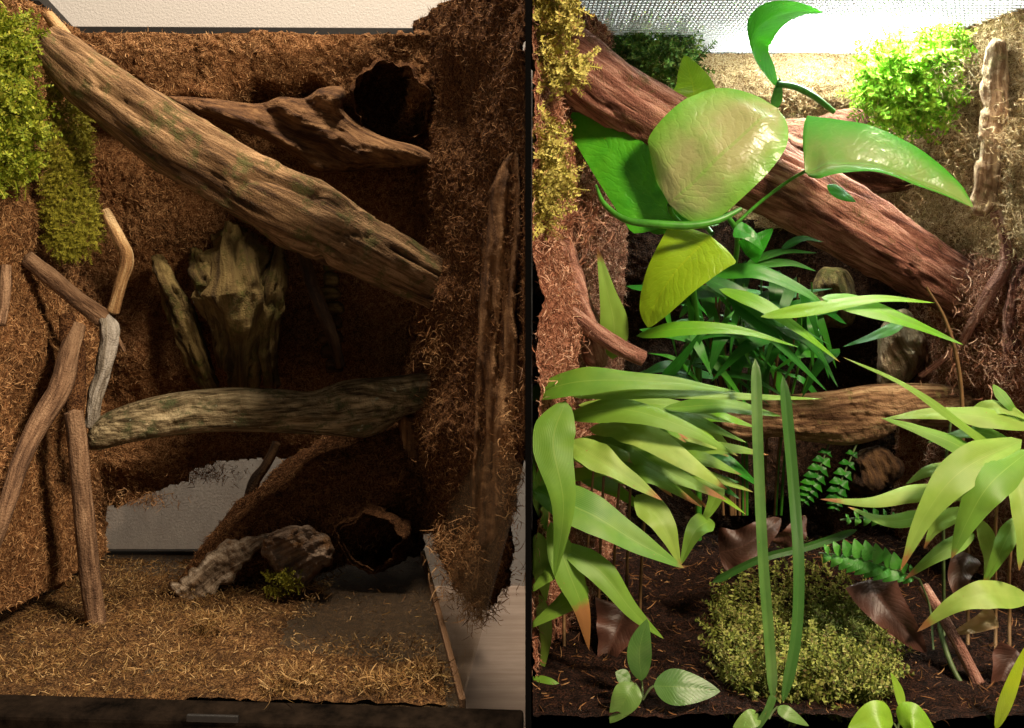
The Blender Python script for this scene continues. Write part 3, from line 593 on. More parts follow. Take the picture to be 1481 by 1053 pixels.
# ================================================================== RIGHT TERRARIUM
TR = empty('terrarium', 'planted terrarium with lit mesh lid and lush green leaves', 'terrarium')
ZL = .669
box('front_rail', (.006, -.058, ZT), (.62, -.036, -.011), M['black'], TR, .003)
beam('back_rail', (.02, .488, ZL + .004), (.60, .488, ZL + .004), .012, .020, M['black'], TR)
beam('side_rail', (.566, -.02, ZL + .004), (.566, .49, ZL + .004), .014, .022, M['black'], TR)
beam('side_rail', (.012, -.02, ZL + .004), (.012, .49, ZL + .004), .010, .022, M['black'], TR)
beam('lid_catch', P(1166, 80, .476), P(1226, 80, .476), .008, .006, M['hood'], TR)
def wires(name, axis):
    V, F = [], []; r = .0008
    pitch = .0048 if axis else .011; n = int((.55 if axis else .48) / pitch)
    for i in range(n):
        a = .018 + i * pitch
        if axis: lo, hi = (a - r, .0, ZL - r), (a + r, .482, ZL + r)
        else: lo, hi = (.018, a - .018 - r, ZL - 3 * r), (.56, a - .018 + r, ZL - r)
        o = len(V); V += [[x, y, z] for x in (lo[0], hi[0]) for y in (lo[1], hi[1]) for z in (lo[2], hi[2])]; F += (BOXF + o).tolist()
    o = mesh(name, np.array(V), np.array(F), M['wire'], TR, smooth=False); o['kind'] = 'stuff'
wires('lid_mesh', True); wires('lid_mesh', False)
LH = empty('lamp', 'white reflector hood with a glowing light on top of the mesh lid', 'lamp')
z0, z1 = ZL + .016, ZL + .13
box('hood_top', (.005, -.02, z1), (.60, .50, z1 + .006), M['hood'], LH, 0); box('hood_side', (.004, -.02, z0), (.009, .50, z1), M['hood'], LH, 0)
box('hood_side', (.585, -.02, z0), (.59, .50, z1), M['hood'], LH, 0); box('hood_side', (.01, .495, z0 - .01), (.584, .50, z1), M['hood'], LH, 0); box('hood_side', (.01, -.02, z0), (.584, -.015, z1), M['hood'], LH, 0)
wire('light_tube', [(.29, .29, ZL + .042), (.31, .29, ZL + .042), (.46, .29, ZL + .042), (.48, .29, ZL + .042)], [.012, .020, .020, .012], M['led'], LH, 24, 24)
wire('lamp_socket', [(.375, .29, ZL + .062), (.375, .29, ZL + .09), (.375, .29, ZL + .128)], .013, M['hood'], LH, 8, 16)
# unseen back and side panels added to stop light leaks; base
box('back_light_block', (.006, .505, ZT), (.62, .512, ZL - .012), M['black'], TR, 0); box('side_light_block', (.60, -.02, ZT), (.606, .50, ZL - .01), M['black'], TR, 0)
box('base_shell', (.006, 0, -.07), (.598, .50, -.06), M['black'], TR, 0)
# foam panels
M['coirShaded'] = coir('coir_shaded', (.006, .003, .002), (.03, .014, .008), (.085, .042, .022), (.015, .012, .005)); M['fibShaded'] = fibre('coir_strand_shaded', [(.012, .005, .003), (.05, .022, .012), (.11, .055, .028)])  # shadow of log and plants put into the lower back panel's darker coir
qa, Va, Na, qq = panel('foam_panel', [(858, 80, .465), (1345, 80, .465), (858, 330, .465), (1345, 330, .465)], 200, 110, M['coirTan'], TR, .014,
    bumps=[(1120, 130, 200, 45, .05), (1290, 300, 60, 60, .04), (950, 250, 60, 70, .02)], seed=61, sgn=-1, thick=.01)
p_, n_ = pick(Va, Na, qq, 15000); strands('coir_fibre', p_, n_, .007, .0007, M['fibTan'], qa)
qa, Va, Na, qq = panel('foam_panel', [(858, 318, .462), (1345, 318, .462), (858, 830, .462), (1345, 830, .462)], 200, 170, M['coirShaded'], TR, .018,
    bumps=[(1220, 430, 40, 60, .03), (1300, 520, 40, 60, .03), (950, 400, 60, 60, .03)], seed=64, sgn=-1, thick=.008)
p_, n_ = pick(Va, Na, qq, 9000); strands('coir_fibre', p_, n_, .007, .0007, M['fibShaded'], qa)
qa, Va, Na, qq = panel('foam_panel', [(772, -60, .03), (905, 66, .46), (772, 1000, .03), (905, 800, .46)], 200, 380, M['coirRed'], TR, .012,
    bumps=[(800, 470, 40, 80, .02), (850, 260, 30, 60, .012)], seed=70, sgn=-1, lf=12, thick=0, xlim=1)
p_, n_ = pick(Va, Na, qq, 26000); strands('coir_fibre', p_, n_, .008, .0007, M['fibRed'], qa)
polyW = [(1500, -20), (1500, 330), (1500, 420), (1200, 380), (1200, 20)]
qa, Va, Na, qq = panel('foam_panel', [(1560, -60, .18), (1290, 72, .46), (1560, 480, .18), (1290, 380, .46)], 180, 220, M['coirTan'], TR, .014,
    bumps=[(1340, 240, 30, 60, .02), (1440, 120, 30, 50, .015), (1370, 330, 40, 40, .02), (1290, 330, 40, 40, .03)], seed=80, sgn=1, lf=14)
p_, n_ = pick(Va, Na, qq, 24000); strands('coir_fibre', p_, n_, .007, .0007, M['fibTan'], qa)
qa, Va, Na, qq = panel('foam_panel', [(1570, 400, .16), (1290, 345, .47), (1570, 1100, .16), (1290, 840, .47)], 180, 220, M['coirRed'], TR, .016,
    bumps=[(1430, 440, 40, 40, .025), (1410, 530, 40, 40, .025), (1470, 560, 30, 60, .02), (1360, 420, 30, 30, .02)], seed=90, sgn=1, lf=14)
p_, n_ = pick(Va, Na, qq, 22000); strands('coir_fibre', p_, n_, .008, .0007, M['fibRed'], qa)
for a_, b_, d_, mt_ in [(1385, 110, .30, 'fibTan'), (1400, 210, .30, 'fibTan'), (1340, 300, .36, 'fibTan'), (1290, 330, .40, 'fibTan'), (1465, 200, .235, 'fibTan'), (1470, 330, .235, 'fibTan'), (1420, 420, .27, 'fibRed'), (1400, 520, .28, 'fibRed'), (1460, 520, .23, 'fibRed')]:
    tuft('fibre_tuft', a_, b_, d_, 40, 50, 420, .013, M[mt_], TR, lift=1.2)
for a_, b_, d_ in [(800, 360, .07), (820, 470, .10), (850, 330, .16), (790, 520, .06), (860, 280, .2)]: tuft('fibre_tuft', a_, b_, d_, 28, 45, 260, .014, M['fibRed'], TR, lift=1.2)
gx_, gy_ = np.meshgrid(np.linspace(0, 1, 160), np.linspace(0, 1, 140), indexing='ij'); xx = .004 + .60 * gx_; yy = -.035 + .525 * gy_
zz = .004 + .010 * fbm(np.stack([xx * 18, yy * 18, xx * 0], -1), 4) + .003 * fbm(np.stack([xx * 150, yy * 150, xx * 0], -1), 3) + .03 * gy_
so = mesh('soil', np.stack([xx, yy, zz], -1).reshape(-1, 3), quads(160, 140), M['soil']); so['kind'] = 'structure'
Vs = np.stack([xx, yy, zz], -1).reshape(-1, 3); p_, n_ = pick(Vs, np.tile([[0, 0, 1.]], (len(Vs), 1)), quads(160, 140), 3500)
lt2 = strands('soil_fibre', p_, n_, .010, .0008, M['fibR'], None, lift=.5); tag(lt2, 'reddish coir shreds strewn over the soil of the planted terrarium', 'litter')

# ---- wood in the planted terrarium
tag(tube('diagonal_log', [(776, 60, .115, 40), (805, 75, .125, 44), (870, 125, .15, 48), (960, 180, .18, 49), (1060, 232, .21, 50), (1150, 278, .24, 50), (1240, 330, .27, 48), (1320, 378, .305, 44), (1396, 424, .335, 40)], M['logR'], None, 220, 72, .10, .16, seed=33, lumpscale=40),
    'thick reddish brown log running diagonally behind the big round leaf', 'log')
tag(body('root_stump', [(1112, 185), (1140, 172), (1180, 170), (1215, 158), (1252, 160), (1262, 185), (1290, 220), (1315, 250), (1320, 272), (1270, 280), (1220, 278), (1180, 255), (1140, 230), (1118, 210)], .39, 26, .024, M['rootR'], ang=.3, amp=.008, gamp=.008, gs=90, seed=12,
    ridge=lambda x, y: .006 * np.sin((y - .3 * x) / 8)), 'dark reddish root wood behind the glossy folded leaf', 'driftwood')
tag(body('driftwood_branch', [(1040, 585), (1090, 572), (1150, 570), (1210, 564), (1260, 556), (1320, 554), (1380, 558), (1412, 570), (1410, 606), (1370, 618), (1310, 615), (1280, 632), (1230, 644), (1180, 640), (1120, 632), (1070, 638), (1040, 620)], lambda x, y: .25 + .06 * (x - 1040) / 370, 30, .026, M['driftR'], ang=-.05, amp=.005, gamp=.008, gs=130, seed=16, step=2.5),
    'tan grained driftwood branch lying level behind the two strap leaves', 'driftwood')
tag(body('bark_slab', [(1424, 72), (1440, 58), (1456, 62), (1460, 130), (1452, 200), (1446, 260), (1440, 300), (1420, 312), (1402, 300), (1410, 250), (1418, 180), (1420, 120)], .262, 8, .008, M['barkR'], ang=1.65, amp=.006, gamp=.010, gs=120, seed=19, jag=7, step=2.2, rough=.004), 'upright tan bark strip on the straw coloured coir wall', 'bark')
tag(body('bark_slab', [(1458, 410), (1490, 380), (1495, 560), (1470, 580), (1452, 560), (1450, 480)], .245, 16, .010, M['logR'], ang=1.6, amp=.005, gamp=.008, seed=23, jag=3), 'reddish bark slab at the lower coir wall below the curved root', 'bark')
tag(tube('curved_root', [(1440, 308, .27, 8), (1452, 345, .255, 8), (1453, 385, .25, 9), (1430, 425, .255, 8), (1405, 470, .27, 7), (1384, 502, .29, 6), (1330, 545, .32, 4)], M['twigR'], None, 110, 24, .30, .16, seed=22), 'curved reddish root hanging on the coir wall by the log end', 'root')
tag(tube('broken_twig', [(778, 418, .09, 8), (820, 448, .10, 11), (860, 478, .11, 12), (895, 502, .115, 13), (930, 519, .12, 12)], M['twigR'], None, 80, 26, .10, .08, seed=25), 'broken reddish twig poking out from the coir wall below the moss', 'twig')
tag(body('bark_slab', [(798, 352), (828, 350), (845, 400), (862, 450), (880, 500), (876, 530), (846, 528), (838, 480), (820, 430), (806, 390)], .135, 14, .010, M['twigR'], ang=1.2, seed=28, jag=3), 'flat reddish bark piece behind the broken twig', 'bark')
tag(tube('floor_twig', [(1335, 848, .10, 8), (1362, 890, .08, 8), (1385, 930, .06, 8), (1416, 990, .04, 9)], M['twigR'], None, 60, 20, .1, .08, seed=29), 'thin straight brown twig lying on the soil by the dead leaf', 'twig')
tag(tube('floor_twig', [(1292, 900, .10, 6), (1285, 940, .085, 7), (1278, 985, .08, 6)], M['twigR'], None, 30, 14, .2, .1, seed=30), 'short brown twig stub next to the floor moss', 'twig')
for k, (a_, b_, c_, d_, l_) in enumerate([(1205, 430, 34, 52, 'yellowish knobbly bark lump below the diagonal log'), (1300, 505, 36, 60, 'pale green lichen covered bark lump above the level driftwood'), (1262, 680, 40, 34, 'dark crusty bark lump below the level driftwood')]):
    ang_ = np.linspace(0, 2 * np.pi, 9)[:-1]
    tag(body('bark_lump', [(a_ + c_ * math.cos(t) * (1 + .2 * math.sin(3 * t + k)), b_ + d_ * math.sin(t) * (1 + .15 * math.cos(2 * t + k))) for t in ang_], .40 if k < 2 else .33, 24, .024, [M['cork'], M['barkR'], M['darkbark']][k], ang=1.2, amp=.014, gamp=.008, gs=120, seed=50 + k, jag=5), l_, 'bark')

# ---- moss
moss_in('moss_clump', [(778, -12), (810, -12), (826, 20), (828, 45), (808, 40), (794, 24), (778, 18)], 150, .06, .02, .020, M['mossY'], 'pale yellow moss hanging from the lid corner above the reddish log', droop=.9)
moss_in('moss_clump', [(778, 80), (800, 74), (830, 84), (846, 104), (836, 122), (806, 118), (778, 128)], 130, .062, .012, .020, M['mossY'], 'pale yellow moss strands draped over the upper end of the reddish log', droop=.6)
moss_in('moss_clump', [(778, 165), (792, 170), (798, 200), (806, 235), (824, 258), (822, 272), (800, 275), (800, 310), (788, 325), (778, 320)], 330, lambda x, y: .055 + .0005 * (x - 764), .018, .020, M['mossY'], 'pale yellow moss hanging on the coir wall below the reddish log', droop=.7)
moss_in('moss_clump', [(838, 48), (880, 52), (940, 52), (1000, 64), (1006, 90), (985, 118), (950, 120), (905, 105), (860, 80)], 520, .40, .03, .025, M['mossD'], 'dark green moss on the back wall under the mesh lid', droop=.2)
moss_in('moss_clump', [(1246, 110), (1256, 85), (1290, 68), (1330, 75), (1372, 55), (1386, 75), (1380, 110), (1386, 135), (1360, 165), (1330, 182), (1290, 172), (1256, 160)], 800, .37, .05, .030, M['mossE'], 'vivid lime green moss cushion in the back corner under the lamp', droop=.1)
moss_in('moss_clump', [(1030, 900), (1060, 860), (1120, 810), (1180, 800), (1240, 850), (1275, 890), (1285, 950), (1280, 1010), (1250, 1042), (1190, 1030), (1130, 1040), (1060, 1010), (1035, 950)], 1700, lambda x, y: max(.03, .372 / ((max(y, 640) - 400) * S) * D - D - .015) , .022, .022, M['mossF'], 'olive moss carpet on the soil between the strap leaves and the dead leaf', droop=-.3, spread=.6, base=(0, -.4, .9))

# ---- broad leaved vine
V1 = empty('climbing_vine', 'broad leaved vine with a big round leaf hanging before the reddish log', 'plant')
blade(V1, [(968, 296, .105), (1000, 268, .095), (1050, 218, .09), (1095, 178, .10), (1124, 156, .115)], 188, M['lfPothos'], n=(-.05, -.92, .35), kind='round', wl=66, wr=104, fold=.06, curl=.10, nl=40, na=21)
blade(V1, [(975, 318, .13), (930, 270, .14), (880, 215, .155), (845, 185, .165), (816, 164, .175)], 112, M['lfDark'], n=(-.2, -.9, .2), kind='heart', fold=.12, curl=.10, nl=34, na=15)
blade(V1, [(1026, 340, .11), (1000, 366, .10), (968, 405, .095), (945, 445, .10), (937, 474, .105)], 118, M['lfYel'], n=(-.2, -.8, .55), kind='heart', fold=.14, curl=.16, nl=34, na=15)
blade(V1, [(1004, 150, .17), (1002, 125, .17), (996, 102, .165), (990, 80, .16)], 74, M['lfYel'], n=(.1, -.9, .3), kind='heart', fold=.15, na=13)
blade(V1, [(1124, 126, .17), (1108, 110, .165), (1090, 82, .16), (1088, 52, .16), (1112, 28, .165), (1150, 17, .17), (1190, 18, .175)], 54, M['lfDark'], n=(.6, -.6, .35), kind='lance', fold=.5, curl=.0, nl=44, na=13)
blade(V1, [(1120, 158, .17), (1124, 140, .17), (1128, 112, .17)], 16, M['stemG'], kind='lance', name='leaf_sheath')
blade(V1, [(1164, 248, .13), (1205, 238, .12), (1265, 240, .115), (1330, 262, .12), (1375, 282, .125), (1408, 300, .13)], 100, M['lfFold'], n=(.05, -.85, .55), kind='heart', wl=30, wr=84, fold=.30, curl=.14, nl=40, na=19)
blade(V1, [(1196, 268, .16), (1215, 280, .16), (1238, 292, .16)], 22, M['lfDark'], kind='lance')
blade(V1, [(1078, 368, .17), (1095, 352, .165), (1118, 330, .165)], 44, M['lfDark'], n=(0, -.8, .5), kind='heart')
blade(V1, [(1062, 330, .16), (1085, 340, .155), (1104, 362, .155)], 30, M['lfDark'], kind='heart')
blade(V1, [(940, 335, .15), (960, 322, .145), (1005, 316, .14), (1040, 325, .14)], 40, M['lfDark'], kind='lance')
stem('petiole', [(1124, 122, .17), (1150, 126, .175), (1178, 140, .18), (1206, 162, .19)], [5, 5, 5, 4], M['stemG'], V1)
stem('petiole', [(862, 268, .12), (874, 295, .105), (905, 318, .09), (950, 324, .085), (1000, 326, .085), (1040, 318, .088), (1072, 302, .095)], [2, 4, 5, 6, 6, 5, 3], M['stemG'], V1)
stem('petiole', [(968, 296, .105), (972, 310, .12), (985, 324, .13)], 4, M['stemG'], V1); stem('petiole', [(1030, 338, .11), (1020, 328, .12), (1005, 326, .13)], 4, M['stemG'], V1)
stem('petiole', [(1164, 248, .13), (1140, 262, .165), (1100, 292, .18), (1062, 326, .18)], 2.6, M['stemG'], V1)
stem('vine_stem', [(985, 326, .135), (1000, 400, .19), (1010, 520, .25), (1010, 700, .30), (1010, 780, .32)], 5, M['stemG'], V1)
stem('vine_stem', [(1050, 310, .14), (1066, 340, .18), (1060, 400, .22), (1040, 520, .26)], 4, M['stemG'], V1)

# ---- grass clump in the middle
V2 = empty('bamboo_grass', 'dense deep green grass clump beneath the hanging lime leaf', 'plant')
for q, w_, mt, tp in [([(920, 486, .14), (990, 475, .13), (1070, 478, .13), (1155, 502, .14)], 26, 'lfLime', 0), ([(1100, 458, .15), (1180, 446, .14), (1270, 432, .135), (1352, 438, .14)], 24, 'lfLime', 0),
        ([(1188, 430, .145), (1250, 444, .14), (1320, 468, .14), (1394, 499, .15)], 34, 'lfLime', 0), ([(1310, 466, .17), (1270, 484, .17), (1218, 502, .17)], 18, 'lfGrass', 0),
        ([(1040, 418, .17), (1100, 440, .16), (1160, 480, .155), (1215, 524, .16)], 26, 'lfLime', .08), ([(1050, 425, .18), (1110, 480, .17), (1196, 566, .17)], 24, 'lfGrass', 0),
        ([(1020, 400, .19), (1090, 392, .18), (1160, 420, .18), (1200, 450, .18)], 28, 'lfGrass', 0), ([(1010, 398, .18), (1070, 428, .17), (1130, 478, .17), (1150, 510, .17)], 30, 'lfGrass', 0),
        ([(1120, 470, .17), (1175, 500, .17), (1212, 560, .17)], 20, 'lfGrass', 0), ([(950, 560, .20), (985, 520, .19), (1015, 478, .18)], 18, 'lfGrass', 0), ([(1000, 480, .2), (1015, 510, .19), (1030, 545, .19)], 16, 'lfGrass', 0),
        ([(1130, 360, .2), (1160, 345, .2), (1190, 350, .2)], 14, 'lfGrass', 0), ([(1080, 380, .2), (1130, 364, .2), (1182, 366, .2)], 14, 'lfGrass', 0), ([(1080, 384, .2), (1140, 380, .2), (1180, 392, .2)], 16, 'lfGrass', 0)]:
    blade(V2, q, w_, M[mt], n=(random.uniform(-.2, .2), -.75, .6), tip=tp)
for k in range(70):
    a = random.uniform(960, 1190); b_ = random.uniform(430, 570); an = random.gauss(.55, .8); l = random.uniform(70, 150); y_ = random.uniform(.19, .33)
    x0 = a - l * .5 * math.cos(an); yb = b_ - l * .5 * math.sin(an); x1 = a + l * .5 * math.cos(an); ye = b_ + l * .5 * math.sin(an)
    if k % 3 == 0: x0, x1 = x1, x0
    if max(yb, ye) > 600: ye = min(ye, 600); yb = min(yb, 600)
    blade(V2, [(x0, yb, y_ + .02), ((x0 + x1) / 2, (yb + ye) / 2 - 14, y_), (x1, ye, y_ + .01)], random.uniform(12, 24), M['lfGrass'], n=(random.uniform(-.4, .4), -.6, .7), nl=14, na=5)
for k in range(16):
    a = random.uniform(990, 1180); b_ = random.uniform(400, 470)
    stem('culm', [(a, b_, .22), (a + random.uniform(-12, 12), 520, .27), (1085 + (a - 1085) * .6, 640, .33), (1085 + (a - 1085) * .5, 745, .345)], [1.3, 1.8, 2, 2.2], M['stemB' if k % 3 else 'stemG'], V2, 16)
stem('culm', [(1340, 415, .14), (1366, 460, .15), (1384, 520, .16), (1392, 600, .17), (1390, 760, .18)], [1.5, 2.5, 3, 3, 3], M['stemB'], V2)

# ---- broad bladed plants at the front
V3 = empty('broad_blade_plant', 'light green broad bladed plant with brown tips beside the black board', 'plant')
LF = [([(756, 574, .05), (840, 552, .03), (950, 552, .03), (1066, 566, .05)], 46, 0), ([(826, 574, .06), (950, 568, .045), (1090, 574, .05), (1190, 577, .07)], 20, 0), ([(960, 590, .08), (1040, 586, .07), (1090, 594, .07), (1130, 602, .075)], 28, 0),
      ([(818, 602, .06), (900, 592, .04), (990, 618, .03), (1068, 660, .04)], 42, .05), ([(866, 612, .07), (930, 628, .045), (1000, 672, .03), (1052, 708, .035)], 46, .12), ([(970, 648, .09), (1050, 648, .08), (1112, 658, .08)], 22, .22),
      ([(818, 580, .03), (800, 640, .01), (815, 730, .0), (802, 836, .01)], 62, .0), ([(824, 640, .05), (880, 672, .03), (958, 724, .025)], 48, .14), ([(764, 702, .03), (850, 742, .015), (925, 786, .015), (990, 822, .02)], 64, .06),
      ([(905, 640, .08), (960, 678, .06), (1052, 724, .06)], 40, .2), ([(990, 686, .09), (1035, 710, .08), (1012, 764, .075)], 34, .05), ([(806, 786, .03), (868, 826, .02), (915, 884, .02), (960, 924, .03)], 40, .04),
      ([(796, 755, .03), (822, 826, .02), (842, 880, .02), (852, 940, .03)], 46, .40), ([(838, 800, .04), (800, 826, .02), (760, 862, .02)], 28, 0), ([(850, 848, .05), (812, 876, .03), (758, 912, .03)], 34, 0),
      ([(758, 984, .03), (806, 1000, .02), (862, 1034, .03)], 30, .2), ([(778, 770, .03), (784, 830, .03), (790, 870, .04)], 34, 0), ([(768, 620, .05), (776, 690, .03), (790, 770, .04)], 54, 0), ([(884, 690, .07), (940, 688, .05), (1016, 734, .06)], 32, .22),
      ([(886, 520, .13), (888, 468, .125), (878, 420, .12), (864, 358, .12)], 42, .12), ([(780, 860, .05), (790, 920, .05), (780, 990, .06)], 22, .05), ([(920, 716, .07), (960, 760, .05), (984, 818, .05)], 46, .08), ([(1030, 752, .08), (1005, 768, .06), (984, 818, .052)], 34, .08),
      ([(900, 605, .09), (980, 600, .08), (1080, 640, .09)], 34, .0), ([(860, 640, .09), (930, 650, .08), (1030, 690, .09)], 40, .1), ([(880, 660, .10), (960, 665, .09), (1090, 712, .10)], 38, .05), ([(850, 590, .09), (960, 585, .085), (1060, 612, .09)], 30, 0)]
for q, w_, tp in LF: blade(V3, q, w_, M['lfFront'], wav=random.uniform(.02, .14), n=(random.uniform(-.15, .15), -.8, .62), tip=tp, fold=random.uniform(.05, .3), curl=random.uniform(.05, .25), nl=30)
for k in range(26):
    a = random.uniform(860, 1060); b_ = random.uniform(600, 720); l = random.uniform(70, 130); an = random.gauss(.4, .3); y_ = random.uniform(.09, .16)
    blade(V3, [(a - l * .5, b_ - l * .5 * math.sin(an), y_ + .02), (a, b_ - 8, y_), (a + l * .5, b_ + l * .5 * math.sin(an), y_ + .01)], random.uniform(20, 36), M['lfGrass' if k % 2 else 'lfLime'], n=(random.uniform(-.3, .3), -.7, .7), tip=random.choice([0, 0, .15]), nl=18, na=7)
for k in range(16):
    a = random.uniform(880, 1040); b_ = random.uniform(600, 700); l = random.uniform(90, 150); an = random.gauss(.35, .22); y_ = random.uniform(.05, .10)
    blade(V3, [(a - l * .5, b_ - l * .4 * math.sin(an), y_ + .02), (a, b_ - 10, y_), (a + l * .5, b_ + l * .6 * math.sin(an), y_ + .005)], random.uniform(24, 40), M['lfFront'], n=(random.uniform(-.2, .2), -.75, .65), tip=random.choice([0, .1, .2, .3]), fold=random.uniform(.05, .35), nl=20, na=7)
for (a, b_, y_) in [(830, 640, .06), (880, 650, .09), (900, 690, .09), (940, 690, .10), (800, 700, .05), (860, 700, .08), (920, 640, .11)]:
    stem('culm', [(a, b_ - 40, y_), (a - 8, b_ + 60, y_ + .02), (a - 14, 860, y_ + .06), (a - 14, 960, y_ + .045)], [1.6, 2, 2.4, 2.6], M['stemB'], V3, 20)
V4 = empty('broad_blade_plant', 'light green broad bladed plant with drooping brown tipped leaves by the reddish coir wall', 'plant')
RF = [([(1478, 636, .05), (1392, 680, .02), (1340, 742, .015), (1302, 826, .03)], 56, .14), ([(1490, 650, .04), (1432, 700, .01), (1400, 752, .01), (1376, 808, .02)], 56, .08), ([(1500, 618, .08), (1425, 604, .07), (1350, 598, .07), (1276, 606, .08)], 34, 0),
      ([(1450, 690, .06), (1392, 648, .05), (1330, 622, .05), (1274, 604, .055)], 30, 0), ([(1460, 668, .06), (1395, 618, .05), (1310, 558, .05), (1218, 516, .06)], 18, .06), ([(1420, 716, .08), (1330, 712, .06), (1262, 726, .06), (1186, 722, .07)], 30, .16),
      ([(1350, 742, .08), (1285, 754, .07), (1226, 733, .08)], 24, .12), ([(1470, 680, .05), (1480, 750, .03), (1474, 826, .03)], 42, .1), ([(1396, 735, .06), (1356, 760, .04), (1336, 794, .045)], 24, .2), ([(1490, 866, .05), (1430, 860, .035), (1380, 874, .035), (1326, 914, .045)], 44, .16),
      ([(1418, 752, .07), (1432, 800, .06), (1424, 854, .06)], 28, .1), ([(1470, 748, .06), (1446, 800, .045), (1420, 850, .05)], 28, .16), ([(1410, 772, .07), (1356, 802, .055), (1308, 838, .06)], 26, .2), ([(1436, 556, .09), (1462, 588, .08), (1486, 616, .085)], 20, 0), ([(1400, 600, .09), (1450, 590, .08), (1500, 614, .08)], 28, 0),
      ([(1465, 640, .09), (1410, 625, .08), (1340, 640, .09)], 26, 0), ([(1400, 690, .09), (1350, 680, .085), (1310, 700, .09)], 26, 0)]
for q, w_, tp in RF: blade(V4, q, w_, M['lfFront'], wav=random.uniform(.02, .14), n=(random.uniform(-.1, .25), -.8, .62), tip=tp, fold=random.uniform(.05, .3), curl=random.uniform(.05, .25), nl=30)
for (a, b_, y_) in [(1440, 700, .06), (1400, 730, .08), (1460, 760, .06), (1365, 650, .10)]:
    stem('culm', [(a + 10, b_ - 40, y_), (a, b_ + 60, y_ + .015), (a, 880, y_ + .05), (a, 950, y_ + .03)], [2, 2.4, 2.6, 2.6], M['stemB' if a != 1365 else 'stemO'], V4, 20)
# ---- strap leaves
V5 = empty('strap_leaf_plant', 'plant with two long dark green strap leaves standing upright in front of the driftwood', 'plant')
for q, w_ in [([(1092, 518, .03), (1095, 640, .01), (1102, 800, -.015), (1112, 930, -.03), (1118, 1012, -.032)], 16), ([(1132, 542, .035), (1146, 700, .015), (1154, 820, -.01), (1150, 920, -.025), (1132, 1016, -.032)], 17), ([(1030, 842, .10), (1100, 808, .09), (1170, 790, .09), (1240, 766, .10)], 11), ([(1118, 1005, -.034), (1108, 1030, -.036), (1090, 1056, -.036)], 12)]:
    blade(V5, q, w_, M['lfStrap'], n=(.1, -.95, .2), kind='strap', fold=.45, curl=0, nl=40, na=9)
for q in [[(1355, 868, .09), (1362, 920, .07), (1385, 980, .05), (1432, 1040, .03)]]: stem('runner', q, [2.5, 4, 4, 3], M['stemO'], V5)

# ---- fern, seedlings, dead leaves on the floor
V6 = empty('fern', 'small toothed fern frond above the floor moss', 'fern')
def frond(parent, pts, wid, nleaf, mat):
    q = catmull(pts, nleaf + 2)
    stem('frond_stalk', pts, 1.4, M['stemO'], parent, 16)
    for i in range(1, nleaf + 1):
        x, y, d_ = q[i]; tx, ty = q[i+1][:2] - q[i-1][:2]; l = math.hypot(tx, ty) or 1; tx, ty = tx / l, ty / l
        wv = wid * math.sin(math.pi * (i + .8) / (nleaf + 2.4)) ** .7
        for s in (-1, 1):
            ex, ey = x + (tx * .55 - s * ty * .9) * wv, y + (ty * .55 + s * tx * .9) * wv
            blade(parent, [(x, y, d_), ((x + ex) / 2, (y + ey) / 2, d_ - .003), (ex, ey, d_)], wv * .8, mat, n=(random.uniform(-.3, .3), -.7, .7), kind='grass', nl=8, na=5, fold=.3, name='leaflet')
frond(V6, [(1330, 838, .07), (1290, 822, .065), (1240, 806, .065), (1184, 800, .07)], 30, 10, M['lfFern'])
frond(V6, [(1320, 760, .12), (1270, 748, .12), (1215, 752, .125)], 15, 7, M['lfFern'])
frond(V6, [(1200, 640, .28), (1180, 690, .27), (1160, 730, .27)], 20, 8, M['lfGrass']); frond(V6, [(1240, 640, .28), (1215, 700, .27), (1205, 740, .27)], 18, 8, M['lfGrass'])
stem('frond_stalk', [(1330, 838, .07), (1345, 880, .085), (1350, 940, .06)], 1.6, M['stemO'], V6)
def seedling(lab, leaves, base, mat='lfLow'):
    o = empty('seedling', lab, 'plant')
    for q, w_ in leaves:
        blade(o, q, w_, M[mat], n=(0, -.8, .6), kind='lance', nl=18, na=11); stem('leaf_stalk', [q[0], ((q[0][0] + base[0]) / 2, (q[0][1] + base[1]) / 2 - 3, q[0][2]), base], 1.6, M['stemO'], o, 10)
    return o
seedling('low seedling with oval leaves on the soil beside the strap leaf base', [([(918, 988, -0.027), (905, 1010, -0.033), (882, 1046, -0.033)], 42), ([(945, 992, -0.027), (985, 994, -0.030), (1042, 1000, -0.027)], 52), ([(912, 985, -0.015), (900, 978, -0.015), (890, 972, -0.015)], 22), ([(928, 985, -0.003), (925, 940, -0.006), (936, 895, -0.003)], 36)], (930, 1012, -0.027))
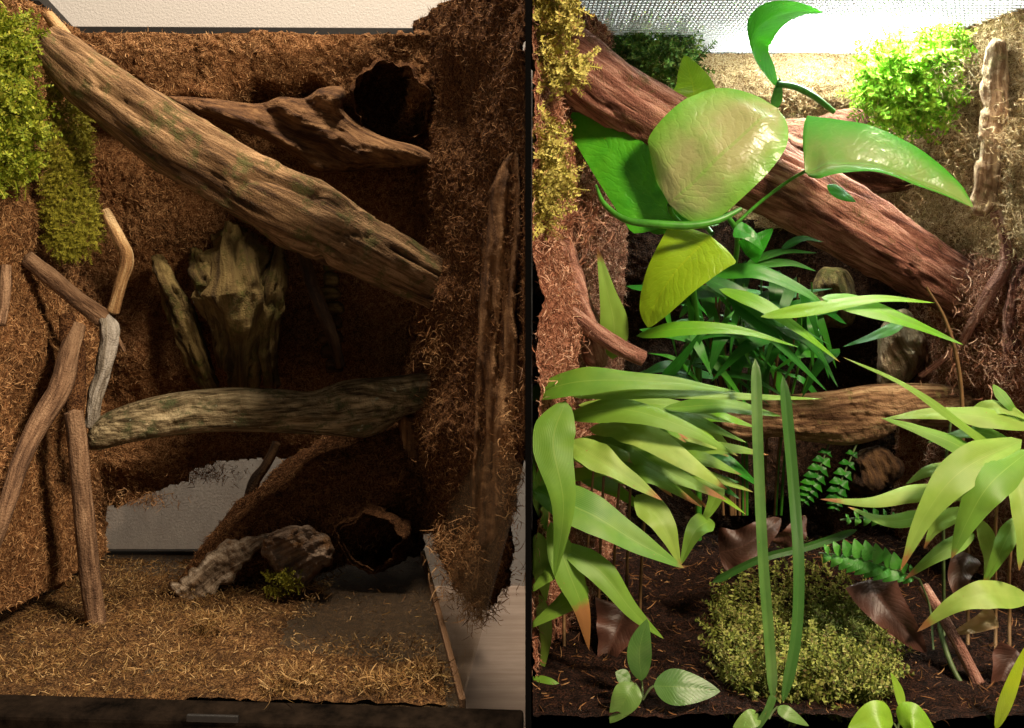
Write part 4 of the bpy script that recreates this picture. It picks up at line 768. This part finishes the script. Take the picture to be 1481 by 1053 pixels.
seedling('bright pair of rounded seedling leaves below the floor moss', [([(1292, 1046, -0.039), (1268, 1036, -0.045), (1226, 1054, -0.045)], 44), ([(1300, 1046, -0.039), (1320, 1038, -0.045), (1352, 1058, -0.045)], 44), ([(1306, 1030, -0.033), (1300, 1000, -0.027), (1288, 972, -0.027)], 14)], (1298, 1060, -0.039), 'lfLime')
seedling('tiny seedling leaf lying by the foot of the strap leaves', [([(1100, 1035, -0.033), (1085, 1040, -0.039), (1060, 1052, -0.039)], 26), ([(1125, 1022, -0.033), (1140, 1032, -0.039), (1170, 1050, -0.039)], 20)], (1112, 1040, -0.036))
seedling('yellowish stalk leaf by the front corner of the planted terrarium', [([(1440, 1056, -0.039), (1460, 1000, -0.045), (1486, 930, -0.039)], 20)], (1438, 1060, -0.039), 'lfYel')
for q, w_, mt, lab in [([(1258, 838, .085), (1275, 868, .07), (1310, 910, .06), (1340, 945, .06)], 74, 'deadleaf', 'folded brown dead leaf with a dark hole beside the floor moss'),
        ([(1040, 800, .15), (1075, 790, .14), (1110, 765, .14), (1130, 750, .15)], 60, 'deadleaf', 'reddish dead leaf lying in shade behind the strap leaves'), ([(905, 880, .12), (890, 920, .10), (870, 970, .09)], 80, 'deadleaf', 'broad dead leaf in shade under the drooping blades'),
        ([(1130, 790, .16), (1150, 770, .15), (1165, 745, .16)], 46, 'deadleaf', 'small dead leaf standing behind the strap leaves'), ([(1440, 890, .07), (1410, 905, .06), (1375, 918, .065)], 30, 'strawleaf', 'pale straw coloured dry leaf on the soil near the wall'),
        ([(1470, 940, .05), (1450, 985, .04), (1462, 1030, .035)], 60, 'deadleaf', 'reddish dead leaf near the front corner of the soil'), ([(1400, 800, .09), (1385, 840, .08), (1392, 880, .08)], 40, 'deadleaf', 'upright reddish dry leaf under the drooping blades by the wall')]:
    tag(blade(None, q, w_, M[mt], n=(random.uniform(-.3, .3), -.8, .5), kind='heart', fold=.55, curl=.22, nl=30, na=13, wav=.22, twist=random.uniform(-.5, .5), name='dead_leaf'), lab, 'leaf')
